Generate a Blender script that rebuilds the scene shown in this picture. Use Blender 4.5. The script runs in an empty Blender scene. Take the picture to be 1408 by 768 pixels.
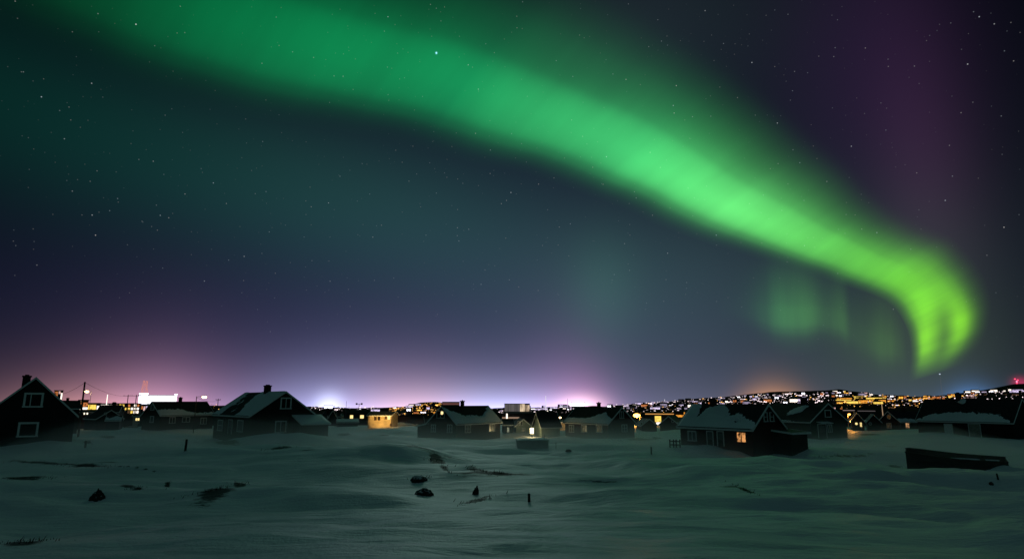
import bpy, math, random
import numpy as np
random.seed(7); rng = np.random.default_rng(11)
sc = bpy.context.scene
COL = sc.collection
R = math.radians

# ------------------------------------------------------------------ camera
F, HY = 870.0, 552.0                       # focal length and horizon row of the 1408 x 768 photograph
PITCH = math.atan((HY-384)/F)
EYE = np.array([0., 0., 6.])
cam = bpy.data.cameras.new('camera'); cam.sensor_width = 36; cam.lens = F/1408*36
cam.clip_start = .1; cam.clip_end = 60000
cam_ob = bpy.data.objects.new('camera', cam); COL.objects.link(cam_ob)
cam_ob.location = EYE; cam_ob.rotation_euler = (math.pi/2+PITCH, 0, 0); sc.camera = cam_ob
FWD = np.array([0, math.cos(PITCH), math.sin(PITCH)]); UPV = np.array([0, -math.sin(PITCH), math.cos(PITCH)]); RT = np.array([1., 0, 0])
def ray(px, py):
    v = RT*(px-704)/F + UPV*(384-py)/F + FWD
    return v/np.linalg.norm(v)
def azel(px, py):
    v = ray(px, py)
    return math.degrees(math.atan2(v[0], v[1])), math.degrees(math.asin(v[2]))

# ------------------------------------------------------------------ view
sc.view_settings.view_transform = 'Standard'; sc.view_settings.look = 'None'
sc.view_settings.gamma = 1; sc.view_settings.exposure = 0; sc.view_settings.use_curve_mapping = False
cy = sc.cycles
cy.use_denoising = True; cy.sample_clamp_indirect = 1.5; cy.max_bounces = 5; cy.diffuse_bounces = 2; cy.glossy_bounces = 2
cy.transparent_max_bounces = 12; cy.volume_bounces = 1; cy.use_light_tree = True

# ------------------------------------------------------------------ node helpers
def lin(r, g, b):
    f = lambda c: (c/255/12.92) if c/255 <= .04045 else ((c/255+.055)/1.055)**2.4
    return (f(r), f(g), f(b))
class V:
    """one scalar socket with arithmetic"""
    def __init__(s, nt, sock): s.nt, s.k = nt, sock
    def op(s, o, *xs, clamp=False):
        n = s.nt.nodes.new('ShaderNodeMath'); n.operation = o; n.use_clamp = clamp
        for i, x in enumerate((s,)+xs):
            if isinstance(x, V): s.nt.links.new(x.k, n.inputs[i])
            else: n.inputs[i].default_value = x
        return V(s.nt, n.outputs[0])
    def __add__(s, o): return s.op('ADD', o)
    def __sub__(s, o): return s.op('SUBTRACT', o)
    def __mul__(s, o): return s.op('MULTIPLY', o)
    def __truediv__(s, o): return s.op('DIVIDE', o)
    def pw(s, o): return s.op('POWER', o)
    def clamp(s): return s.op('ADD', 0., clamp=True)
    def step(s, a, b):
        n = s.nt.nodes.new('ShaderNodeMapRange'); n.interpolation_type = 'SMOOTHSTEP'
        s.nt.links.new(s.k, n.inputs['Value']); n.inputs['From Min'].default_value = min(a, b); n.inputs['From Max'].default_value = max(a, b)
        if a > b: n.inputs['To Min'].default_value = 1; n.inputs['To Max'].default_value = 0
        return V(s.nt, n.outputs['Result'])
def colmul(nt, v, rgb):
    n = nt.nodes.new('ShaderNodeVectorMath'); n.operation = 'SCALE'
    if hasattr(rgb, 'links'): nt.links.new(rgb, n.inputs[0])
    else: n.inputs[0].default_value = rgb
    if isinstance(v, V): nt.links.new(v.k, n.inputs['Scale'])
    else: n.inputs['Scale'].default_value = v
    return n.outputs[0]
def coladd(nt, a, b):
    n = nt.nodes.new('ShaderNodeVectorMath'); n.operation = 'ADD'
    nt.links.new(a, n.inputs[0]); nt.links.new(b, n.inputs[1]); return n.outputs[0]
def noise(nt, vec, scale, detail=3, rough=.5, vscale=None):
    if vscale:
        m = nt.nodes.new('ShaderNodeMapping'); m.inputs['Scale'].default_value = vscale
        nt.links.new(vec, m.inputs[0]); vec = m.outputs[0]
    n = nt.nodes.new('ShaderNodeTexNoise'); n.inputs['Scale'].default_value = scale
    n.inputs['Detail'].default_value = detail; n.inputs['Roughness'].default_value = rough
    nt.links.new(vec, n.inputs['Vector']); return V(nt, n.outputs['Fac'])

# ------------------------------------------------------------------ world: night sky, light pollution over the town, stars
world = bpy.data.worlds.new('World'); sc.world = world; world.use_nodes = True
wn = world.node_tree; wn.nodes.clear()
tc = wn.nodes.new('ShaderNodeTexCoord'); DIR = tc.outputs['Generated']
sx = wn.nodes.new('ShaderNodeSeparateXYZ'); wn.links.new(DIR, sx.inputs[0])
dx, dy, dz = (V(wn, sx.outputs[i]) for i in range(3))
AZ = dx.op('ARCTAN2', dy)*57.29578
EL = dz.op('ARCSINE')*57.29578
total = None
def sky_add(c):
    global total
    total = c if total is None else coladd(wn, total, c)
def blob(px, py, saz, sel, rgb, gain=1., tilt=0., az=None):
    """a soft patch of night sky brightness centred on a direction (degrees wide / high)"""
    a0, e0 = azel(px, py) if az is None else az
    u, w = AZ-a0, EL-e0
    if tilt: w = w - u*tilt
    u, w = u/saz, w/sel
    g = (u*u+w*w).op('MULTIPLY', -.5).op('EXPONENT')
    sky_add(colmul(wn, g*gain, lin(*rgb)))
def cool(px, py, sel_top, saz, rgb, gain=1.):
    """glow that hugs the horizon and fades upwards exponentially"""
    a0, e0 = azel(px, py)
    u = (AZ-a0)/saz
    e = (EL-e0).op('ABSOLUTE')/sel_top
    g = (u*u*-.5 - e).op('EXPONENT')
    sky_add(colmul(wn, g*gain, lin(*rgb)))
bg0 = wn.nodes.new('ShaderNodeRGB'); bg0.outputs[0].default_value = (*lin(3, 6, 10), 1); total = bg0.outputs[0]
blob(690, 400, 22, 14, (20, 26, 46))
blob(900, 395, 9, 5, (16, 38, 30))
blob(560, 480, 24, 6., (28, 28, 53))
blob(1010, 480, 16, 9, (33, 41, 43))
blob(230, 225, 21, 4.4, (0, 38, 29), tilt=-.16)
blob(560, 295, 13, 5., (19, 43, 37), tilt=-.2)
blob(828, 402, 2.3, 3.2, (22, 50, 36))
blob(1275, 270, 2.4, 8.0, (40, 20, 38))
blob(1195, 90, 5., 8.0, (28, 11, 36))
blob(880, 40, 10, 6, (24, 33, 36))
cool(420, 559, 2.3, 13, (98, 86, 114))
cool(212, 559, 1.5, 2.6, (170, 120, 132))
cool(115, 559, 1.1, 2.6, (150, 100, 72))
cool(570, 561, 1.1, 3.0, (170, 130, 120))
cool(100, 558, 1.6, 7, (104, 70, 60))
cool(640, 558, 3.0, 13, (108, 106, 142))
cool(225, 558, 2.4, 4.5, (120, 80, 112))
cool(452, 560, 1.6, 3.8, (138, 150, 200))
blob(452, 561, .8, .8, (205, 215, 245))
cool(560, 560, 1.6, 4, (160, 112, 110))
cool(668, 560, 1.1, 3.4, (180, 190, 240))
cool(776, 562, 3.0, 3.0, (128, 84, 132))
cool(800, 560, 1.2, 1.6, (190, 110, 140))
blob(798, 560, 1.3, .65, (255, 215, 215))
cool(745, 562, .8, 2.6, (190, 180, 220))
cool(1000, 556, 2.4, 16, (60, 60, 66))
blob(1225, 485, 4.2, 2.6, (28, 44, 14))
blob(1280, 405, 2.8, 4.6, (10, 34, 10))
cool(1062, 547, .75, 1.5, (210, 140, 70))
cool(1300, 546, 1.2, 4, (44, 66, 90), .5)
cool(1335, 541, .5, .9, (60, 110, 170))
blob(1403, 526, .30, .26, (190, 10, 80), .7)
blob(600, 73, .052, .052, (150, 215, 255), 1.8)
# added sky glow overhead and behind the camera, filling snow and house fronts
sky_add(colmul(wn, dz.step(.60, .86), lin(20, 39, 42)))
sky_add(colmul(wn, dy.step(.15, -.75)*dz.step(-.05, .12), lin(30, 50, 49)))
def stars(scale, radius, gain, power):
    v = wn.nodes.new('ShaderNodeTexVoronoi'); v.inputs['Scale'].default_value = scale
    wn.links.new(DIR, v.inputs['Vector'])
    s = (V(wn, v.outputs['Distance'])*(-1/radius) + 1.).clamp()
    sp = wn.nodes.new('ShaderNodeSeparateXYZ'); wn.links.new(v.outputs['Color'], sp.inputs[0])
    b = V(wn, sp.outputs[0]).pw(power)
    hi = EL.step(1.5, 16.)
    tint = wn.nodes.new('ShaderNodeMix'); tint.data_type = 'RGBA'
    tint.inputs[6].default_value = (1, .9, .82, 1); tint.inputs[7].default_value = (.72, .88, 1, 1)
    wn.links.new(sp.outputs[1], tint.inputs[0])
    sky_add(colmul(wn, s.pw(1.5)*b*hi*gain, tint.outputs[2]))
stars(21, .023, 1.7, 2.4)
stars(62, .064, .95, 3.)
stars(120, .12, .34, 2.6)
bgn = wn.nodes.new('ShaderNodeBackground'); wn.links.new(total, bgn.inputs['Color']); bgn.inputs['Strength'].default_value = 1.
wo = wn.nodes.new('ShaderNodeOutputWorld'); wn.links.new(bgn.outputs[0], wo.inputs[0])

# ------------------------------------------------------------------ the one directional light: added low ahead to model the drifts, no source there
sun = bpy.data.lights.new('relief_light', 'SUN'); sun.energy = .075; sun.angle = R(14); sun.color = (.66, .95, .86)
sun_ob = bpy.data.objects.new('relief_light', sun); COL.objects.link(sun_ob); sun_ob.rotation_euler = (R(72), 0, R(180+4))

# ------------------------------------------------------------------ materials
MATS = {}
def mat(name, rgb, rough=.8, spec=.3, var=0., scale=6., bump=0., bscale=20., boards=None, metal=0.):
    if name in MATS: return MATS[name]
    m = bpy.data.materials.new(name); m.use_nodes = True; nt = m.node_tree
    b = nt.nodes['Principled BSDF']; b.inputs['Roughness'].default_value = rough
    b.inputs['Specular IOR Level'].default_value = spec; b.inputs['Metallic'].default_value = metal
    t = nt.nodes.new('ShaderNodeTexCoord'); O = t.outputs['Object']
    b.inputs['Base Color'].default_value = (*rgb, 1)
    if var:
        f = noise(nt, O, scale, 4, .6).step(.3, .7)*(2*var) + (1-var)
        nt.links.new(colmul(nt, f, rgb), b.inputs['Base Color'])
    h = None
    if boards:
        s = nt.nodes.new('ShaderNodeSeparateXYZ'); nt.links.new(O, s.inputs[0])
        w = V(nt, s.outputs['XYZ'.index(boards[0])])/boards[1]
        h = (w.op('FRACT')).step(0, .18)
    if bump:
        n = noise(nt, O, bscale, 4)
        h = n*.5 if h is None else h + n*.3
    if h is not None:
        bp = nt.nodes.new('ShaderNodeBump'); bp.inputs['Strength'].default_value = max(bump, .5); bp.inputs['Distance'].default_value = .02
        nt.links.new(h.k, bp.inputs['Height']); nt.links.new(bp.outputs[0], b.inputs['Normal'])
    MATS[name] = m; return m
def glow(name, rgb, strength, nosample=True, pattern=None):
    if name in MATS: return MATS[name]
    m = bpy.data.materials.new(name); m.use_nodes = True; nt = m.node_tree
    b = nt.nodes['Principled BSDF']; b.inputs['Base Color'].default_value = (.05, .05, .05, 1)
    b.inputs['Emission Color'].default_value = (*rgb, 1); b.inputs['Emission Strength'].default_value = strength
    if pattern:
        t = nt.nodes.new('ShaderNodeTexCoord')
        f = noise(nt, t.outputs['Object'], pattern[0], 2, .5, pattern[3] if len(pattern) > 3 else None).step(pattern[1], pattern[2])*strength
        nt.links.new(f.k, b.inputs['Emission Strength'])
    if nosample: m.cycles.emission_sampling = 'NONE'
    MATS[name] = m; return m

def make_snow(name, patches):
    m = bpy.data.materials.new(name); m.use_nodes = True; nt = m.node_tree
    b = nt.nodes['Principled BSDF']; b.inputs['Roughness'].default_value = .48; b.inputs['Specular IOR Level'].default_value = .45
    t = nt.nodes.new('ShaderNodeTexCoord'); O = t.outputs['Object']
    fine = noise(nt, O, 9., 5, .6); rip = noise(nt, O, 1.1, 4, .55, (.35, 1.6, 1)); grain = noise(nt, O, 55., 2, .6)
    h = rip*.2 + fine*.04 + grain*.008
    bp = nt.nodes.new('ShaderNodeBump'); bp.inputs['Strength'].default_value = .75; bp.inputs['Distance'].default_value = .9
    nt.links.new(h.k, bp.inputs['Height']); nt.links.new(bp.outputs[0], b.inputs['Normal'])
    tone = noise(nt, O, .35, 5, .6, (.5, 1.4, 1)).step(.25, .75)*.14 + .78
    sn = colmul(nt, tone, (.97, 1.0, 1.02))
    if patches:
        s = nt.nodes.new('ShaderNodeSeparateXYZ'); nt.links.new(O, s.inputs[0])
        X, Y = V(nt, s.outputs[0]), V(nt, s.outputs[1])
        d = (X*X+Y*Y).op('SQRT')
        n1 = noise(nt, O, .10, 7, .66, (.5, 1.5, 1)); n2 = noise(nt, O, .9, 5, .7, (.4, 1.5, 1))
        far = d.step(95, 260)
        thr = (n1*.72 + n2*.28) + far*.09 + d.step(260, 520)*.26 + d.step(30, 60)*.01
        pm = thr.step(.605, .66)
        near = d.step(12, 34)
        at_ = nt.nodes.new('ShaderNodeAttribute'); at_.attribute_name = 'bare'
        n3 = noise(nt, O, 2.2, 6, .72, (.45, 1.6, 1))
        n4 = noise(nt, O, 7., 4, .7, (.6, 1.4, 1))
        bare = (V(nt, at_.outputs['Fac'])*1.15 + n3*1.5 + n4*.9 - 1.72).step(.0, .38)*.93
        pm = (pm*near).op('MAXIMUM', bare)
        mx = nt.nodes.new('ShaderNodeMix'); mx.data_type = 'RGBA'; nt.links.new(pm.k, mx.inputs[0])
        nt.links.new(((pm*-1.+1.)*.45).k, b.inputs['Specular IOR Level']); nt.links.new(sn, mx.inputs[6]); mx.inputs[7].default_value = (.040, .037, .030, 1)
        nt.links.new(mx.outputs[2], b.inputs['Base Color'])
    else: nt.links.new(sn, b.inputs['Base Color'])
    MATS[name] = m; return m
M_snowground = make_snow('windblown snow', True); M_snow = make_snow('roof snow', False)
M_wall = {k: mat('wood siding '+k, c, .75, .25, .35, 5, .4, 30, ('Z', .16)) for k, c in dict(
    brown=(.030, .020, .016), red=(.052, .014, .012), green=(.020, .032, .026), grey=(.06, .058, .055), black=(.014, .013, .013)).items()}
M_pale = mat('pale green boards', (.24, .29, .23), .7, .25, .25, 4, .4, 25, ('Z', .16))
M_ochre = mat('ochre plaster', (.55, .42, .24), .8, .2, .25, 1.2, .3, 20)
M_roof = mat('tarred roof felt', (.018, .017, .019), .7, .3, .4, 3, .4, 18)
M_redroof = mat('dull red roof sheet', (.06, .022, .022), .6, .3, .4, 3, .3, 18, ('X', .5))
M_trim = mat('white painted trim', (.78, .80, .78), .55, .35, .15, 12, .2, 40)
M_brick = mat('sooty chimney brick', (.028, .022, .020), .9, .2, .4, 14, .6, 25, ('Z', .09))
M_glass = mat('dark window glass', (.012, .014, .015), .06, .5)
M_curtain = mat('curtained window glass', (.11, .12, .12), .25, .5, .3, 3)
M_wood = mat('weathered timber', (.045, .038, .032), .85, .2, .4, 9, .6, 30)
M_hull = mat('tarred boat timber', (.010, .009, .008), .7, .25, .3, 5, .5, 22, ('Z', .14))
M_rock = mat('dark lichened rock', (.030, .028, .026), .9, .2, .5, 3, .9, 9)
def snow_dust(m, lo, hi):
    nt = m.node_tree; b = nt.nodes['Principled BSDF']; l = b.inputs['Base Color'].links[0].from_socket
    g = nt.nodes.new('ShaderNodeNewGeometry'); s = nt.nodes.new('ShaderNodeSeparateXYZ'); nt.links.new(g.outputs['Normal'], s.inputs[0])
    f = (V(nt, s.outputs[2]) + (noise(nt, g.outputs['Position'], 5., 5, .65)-.5)*1.3).step(lo, hi)
    mx = nt.nodes.new('ShaderNodeMix'); mx.data_type = 'RGBA'; nt.links.new(f.k, mx.inputs[0]); nt.links.new(l, mx.inputs[6]); mx.inputs[7].default_value = (.75, .78, .8, 1)
    nt.links.new(mx.outputs[2], b.inputs['Base Color'])
snow_dust(M_rock, .70, 1.1)
M_grass = mat('frozen brown grass', (.040, .034, .022), .9, .1)
M_metal = mat('galvanised steel', (.25, .26, .27), .45, .5, .2, 6, metal=.6)
M_conc = mat('grey concrete', (.24, .24, .23), .9, .2, .25, 2.5, .5, 20)
M_cable = mat('black cable', (.015, .015, .015), .6, .3)
M_warmwin = glow('lit warm curtain', lin(255, 176, 104), .85, False, (5., .30, .62))
M_yellowwin = glow('lit yellow window', lin(255, 226, 150), 1.3, True)
M_whitewin = glow('lit white window', lin(255, 244, 216), 1.6, True)

# ------------------------------------------------------------------ mesh builder
class MB:
    def __init__(s): s.v, s.f, s.mi = [], [], []
    def quad(s, a, b, c, d, m=0): s.poly((a, b, c, d), m)
    def poly(s, ps, m=0):
        n = len(s.v); s.v += [tuple(map(float, p)) for p in ps]; s.f.append(tuple(range(n, n+len(ps)))); s.mi.append(m)
    def mesh(s, vs, fs, m=0):
        n = len(s.v); s.v += [tuple(map(float, p)) for p in vs]
        for f in fs: s.f.append(tuple(n+i for i in f)); s.mi.append(m)
    def box(s, x0, x1, y0, y1, z0, z1, m=0):
        s.mesh([(x0, y0, z0), (x1, y0, z0), (x1, y1, z0), (x0, y1, z0), (x0, y0, z1), (x1, y0, z1), (x1, y1, z1), (x0, y1, z1)],
               [(3, 2, 1, 0), (4, 5, 6, 7), (0, 1, 5, 4), (1, 2, 6, 5), (2, 3, 7, 6), (3, 0, 4, 7)], m)
    def prism(s, pts, ax, a0, a1, m=0):
        """extrude a polygon given in the other two axes along axis ax"""
        def P(p, a): q = list(p); q.insert(ax, a); return q
        n = len(pts); vs = [P(p, a0) for p in pts]+[P(p, a1) for p in pts]
        fs = [tuple(range(n))[::-1], tuple(range(n, 2*n))]+[(i, (i+1) % n, n+(i+1) % n, n+i) for i in range(n)]
        s.mesh(vs, fs, m)
    def tube(s, p, q, r0, r1=None, n=8, m=0):
        r1 = r0 if r1 is None else r1
        p, q = np.array(p, float), np.array(q, float); d = (q-p)/np.linalg.norm(q-p)
        a = np.cross(d, (0, 0, 1) if abs(d[2]) < .9 else (1, 0, 0)); a /= np.linalg.norm(a); b = np.cross(d, a)
        ring = lambda c, r: [c+r*(math.cos(2*math.pi*i/n)*a+math.sin(2*math.pi*i/n)*b) for i in range(n)]
        s.mesh(ring(p, r0)+ring(q, r1), [tuple(range(n))[::-1], tuple(range(n, 2*n))]+[(i, (i+1) % n, n+(i+1) % n, n+i) for i in range(n)], m)
    def bar(s, p, q, w, h, m=0):
        """box beam from p to q, width w across, height h"""
        p, q = np.array(p, float), np.array(q, float); d = (q-p)/np.linalg.norm(q-p)
        a = np.cross(d, (0, 0, 1)); a = a/np.linalg.norm(a) if np.linalg.norm(a) > 1e-6 else np.array([1., 0, 0]); b = np.cross(a, d)
        c = lambda o: [o-a*w/2-b*h/2, o+a*w/2-b*h/2, o+a*w/2+b*h/2, o-a*w/2+b*h/2]
        s.mesh(c(p)+c(q), [(0, 1, 2, 3), (7, 6, 5, 4), (0, 4, 5, 1), (1, 5, 6, 2), (2, 6, 7, 3), (3, 7, 4, 0)], m)
    def build(s, name, mats, parent=None, smooth=False):
        me = bpy.data.meshes.new(name); me.from_pydata(s.v, [], s.f)
        for m in (mats if isinstance(mats, (list, tuple)) else [mats]): me.materials.append(m)
        me.polygons.foreach_set('material_index', s.mi)
        if smooth: me.polygons.foreach_set('use_smooth', [True]*len(s.f))
        import bmesh
        bm = bmesh.new(); bm.from_mesh(me); bmesh.ops.recalc_face_normals(bm, faces=bm.faces); bm.to_mesh(me); bm.free()
        me.update(); o = bpy.data.objects.new(name, me); COL.objects.link(o)
        if parent: o.parent = parent
        return o
def tag(o, label=None, cat=None, group=None, kind=None):
    if label: o['label'] = label
    if cat: o['category'] = cat
    if group: o['group'] = group
    if kind: o['kind'] = kind
    return o
def thing(name, label, cat, loc, rz=0., group=None):
    o = bpy.data.objects.new(name, None); COL.objects.link(o); o.empty_display_size = .3
    o.location = [float(c) for c in loc]; o.rotation_euler = (0, 0, rz); return tag(o, label, cat, group)

# ------------------------------------------------------------------ terrain
def hsh(i, j, s):
    h = (i.astype(np.int64)*374761393 + j.astype(np.int64)*668265263 + s*982451653) & 0x7fffffff
    h = ((h ^ (h >> 13))*1274126177) & 0x7fffffff
    return ((h ^ (h >> 16)) & 0xffff)/65535.
def vnoise(x, y, s=0):
    i, j = np.floor(x), np.floor(y); u, v = x-i, y-j
    u = u*u*u*(u*(u*6-15)+10); v = v*v*v*(v*(v*6-15)+10)
    a, b, c, d = hsh(i, j, s), hsh(i+1, j, s), hsh(i, j+1, s), hsh(i+1, j+1, s)
    return (a*(1-u)+b*u)*(1-v)+(c*(1-u)+d*u)*v-.5
PD = [0, 8, 25, 50, 90, 140, 200, 400, 700, 3000]; PZ = [-1.7, -2.1, -3.5, -4.1, -5.0, -5.2, -7.5, -13, -14, -14]
HX = [-900, 0, 300, 430, 520, 556, 578, 600, 618, 640, 690, 780, 860, 900, 950, 1000, 1040, 1080, 1130, 1155, 1185, 1215, 1280, 1320, 1350, 1400, 1500, 2600]
HC = [560, 559, 559, 560, 562, 560, 555, 553.5, 556, 562, 562, 560, 556, 553, 549.5, 546, 542.5, 541.5, 540, 538, 540.5, 544, 545, 542, 539, 535, 534, 548]
MOUNDS = [  # x, y, height, radius across, radius along
    (-44, 57, .75, 17, 14), (-24.0, 69.0, 1.25, 5.5, 3.0), (19.0, 54.9, .5, 1.7, 1.1), (-44.5, 50.0, .35, 7, 2.5),
    (-7.6, 41.5, 1.0, 4.2, 2.4), (-3.2, 40.6, -.35, 1.8, 1.6), (-14., 50, .5, 9, 4), (27.0, 42.0, -.30, 1.8, 1.2), (31.0, 41.5, .75, 1.5, .8), (36, 41.0, .6, 4.0, 2.6), (52, 72, .9, 9, 5), (10.5, 33, .4, 3.4, 1.6), (17.0, 30.5, .35, 1.6, .7), (30, 57, .5, 6, 3), (25.4, 54.2, .6, 3.2, 1.7)]
def G(x, y, drift=True):
    x = np.asarray(x, float); y = np.asarray(y, float); d = np.hypot(x, y)
    z = 6+np.interp(d, PD, PZ)
    yy = np.maximum(y, 1.); px = 704+F*x/(yy*math.cos(PITCH)); px = np.where(y > 5, px, np.where(x > 0, 2600, -900))
    depth = np.maximum(y, 1.)
    crest = 6+(HY-np.interp(px, HX, HC))/F*1000
    t = np.clip((d-430)/(1000-430), 0, 1); t = t*t*(3-2*t); back = np.clip((d-1080)/900, 0, 1)
    z = z*(1-t)+crest*t; z = z*(1-back)+(-17-np.clip(d-1900, 0, None)**1.25*.012)*back
    for mx, my, h, a, b in MOUNDS: z = z+h*np.exp(-((x-mx)/a)**2-((y-my)/b)**2)
    z = z+.9*np.exp(-((d-7)/4.)**2)*0
    if drift:
        amp = np.clip((d-3)/22, 0, 1)*np.clip((600-d)/300, .3, 1)
        ridge = 1-2*np.abs(vnoise(x/9+.35*y/9+3*vnoise(x/30, y/30, 5), y/4.2, 1))
        z = z+amp*(.95*vnoise(x/17, y/10, 2)+.62*vnoise(x/6.5+.2*y, y/3.2, 3)+.26*(ridge-.6)*1.1)
        z = z+np.clip((d-2)/10, 0, 1)*np.clip((140-d)/60, 0, 1)*(.19*vnoise(x/2.4, y/.9, 4)+.06*vnoise(x/.8, y/.36, 6))
        far = np.clip((d-420)/200, 0, 1)
        z = z+far*(5.*vnoise(x/70, y/70, 8)+2.2*vnoise(x/22, y/22, 9))*np.clip((1800-d)/500, 0, 1)
    return z
def gz(x, y): return float(G(x, y))
def hit(px, py, dmax=1500):
    v = ray(px, py); t = np.concatenate([np.arange(3, 200, .05), np.arange(200, dmax, .5)])
    p = EYE+v*t[:, None]; k = np.nonzero(p[:, 2] <= G(p[:, 0], p[:, 1]))[0]
    return p[k[0]] if len(k) else None
def at(px, py, depth): return EYE+ray(px, py)*(depth/ray(px, py)[1])
BARE = [  # wind-bared heath showing through the snow: px, py, width, height, tilt in the photograph -> patches on the ground
    (66, 637, 156, 4.5, .045), (120, 641, 60, 3, .03), (34, 657, 80, 5, -.03), (36, 744, 70, 7, -.05), (303, 671, 76, 5, -.22), (330, 665, 22, 7, 0), (190, 671, 24, 5, -.1), (176, 667, 30, 2.5, .1), (230, 667, 8, 7, -.9),
    (180, 641, 90, 2, 0), (602, 635, 34, 6, .25), (611, 643, 16, 9, .6), (576, 657, 22, 7, 0), (660, 647, 44, 9, .28), (692, 651, 26, 3, .2), (655, 688, 54, 6, -.22), (1024, 673, 40, 6, .38), (1004, 669, 40, 2.5, 0), (1166, 626.5, 92, 4, -.03), (1222, 613, 44, 2, 0), (1232, 640, 30, 3, 0),
    (1385, 661, 40, 2, 0), (312, 608, 46, 8, 0), (473, 596, 28, 4, 0), (528, 598, 24, 4, 0), (232, 588, 100, 4, 0), (150, 591, 76, 5, 0), (146, 599, 30, 3, 0), (884, 602, 60, 2, 0), (905, 601, 24, 4, 0), (1195, 597, 60, 3, 0), (385, 616, 40, 4, -.1), (590, 599, 44, 2, 0),
    (850, 662, 120, 1.5, 0), (820, 609, 60, 1.5, .1), (120, 608, 16, 4, 0), (1240, 622, 30, 2, 0)]
def bare_mask(x, y):
    """0..1 map of bared ground; each patch keeps its own place, length and direction on the ground"""
    o = np.zeros(len(x))
    for px, py, w, h, tl in BARE:
        p = hit(px, py)
        if p is None: continue
        q = hit(px+w/2, py+tl*w/2); q0 = hit(px-w/2, py-tl*w/2); f1 = hit(px, py-h/2); f0 = hit(px, py+h/2)
        if q is None or q0 is None or f1 is None or f0 is None: continue
        e = p[:2]/np.hypot(*p[:2]); r = np.array([e[1], -e[0]])                     # away from / across the line of sight
        hw = max(.15, abs((q-q0)[:2]@r)/2); sl = ((q-q0)[:2]@e)/(2*hw); sl = float(np.clip(sl, -1.6, 1.6)); hd = float(np.clip(np.hypot(*(f1-f0)[:2])/2, .12, 2.2))
        dx_, dy_ = x-p[0], y-p[1]; la, de = dx_*r[0]+dy_*r[1], dx_*e[0]+dy_*e[1]
        a = la/hw; b = (de-sl*la)/hd
        o = np.maximum(o, np.exp(-(np.abs(a)**2.4+b*b)*1.1))
    return o
ang = np.concatenate([np.linspace(-180, -50, 40, endpoint=False), np.linspace(-50, 50, 700), np.linspace(50, 180, 40, endpoint=False)[1:]])
rad = [2.]
while rad[-1] < 1300: rad.append(rad[-1]*(1.0125 if rad[-1] < 160 else 1.02))
while rad[-1] < 40000: rad.append(rad[-1]*1.25)
rad = np.array(rad)
AA, RR = np.meshgrid(np.radians(ang), rad); XX, YY = np.sin(AA)*RR, np.cos(AA)*RR; ZZ = G(XX, YY)
nr, na = XX.shape
vs = np.stack([XX.ravel(), YY.ravel(), ZZ.ravel()], 1); vs = np.vstack([vs, [0, 0, gz(0, 0)]])
ii, jj = np.meshgrid(np.arange(nr-1), np.arange(na), indexing='ij'); j2 = (jj+1) % na
fq = np.stack([ii*na+jj, ii*na+j2, (ii+1)*na+j2, (ii+1)*na+jj], -1).reshape(-1, 4)
me = bpy.data.meshes.new('snow_ground')
fs = [tuple(f) for f in fq[:, ::-1].tolist()]+[(nr*na, (j+1) % na, j)[::-1] for j in range(na)]
me.from_pydata(vs.tolist(), [], fs); me.materials.append(M_snowground); me.polygons.foreach_set('use_smooth', [True]*len(fs))
bat = me.attributes.new('bare', 'FLOAT', 'POINT'); bat.data.foreach_set('value', bare_mask(vs[:, 0], vs[:, 1]).astype(np.float32))
ground = bpy.data.objects.new('snow_ground', me); COL.objects.link(ground); tag(ground, kind='structure')

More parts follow.
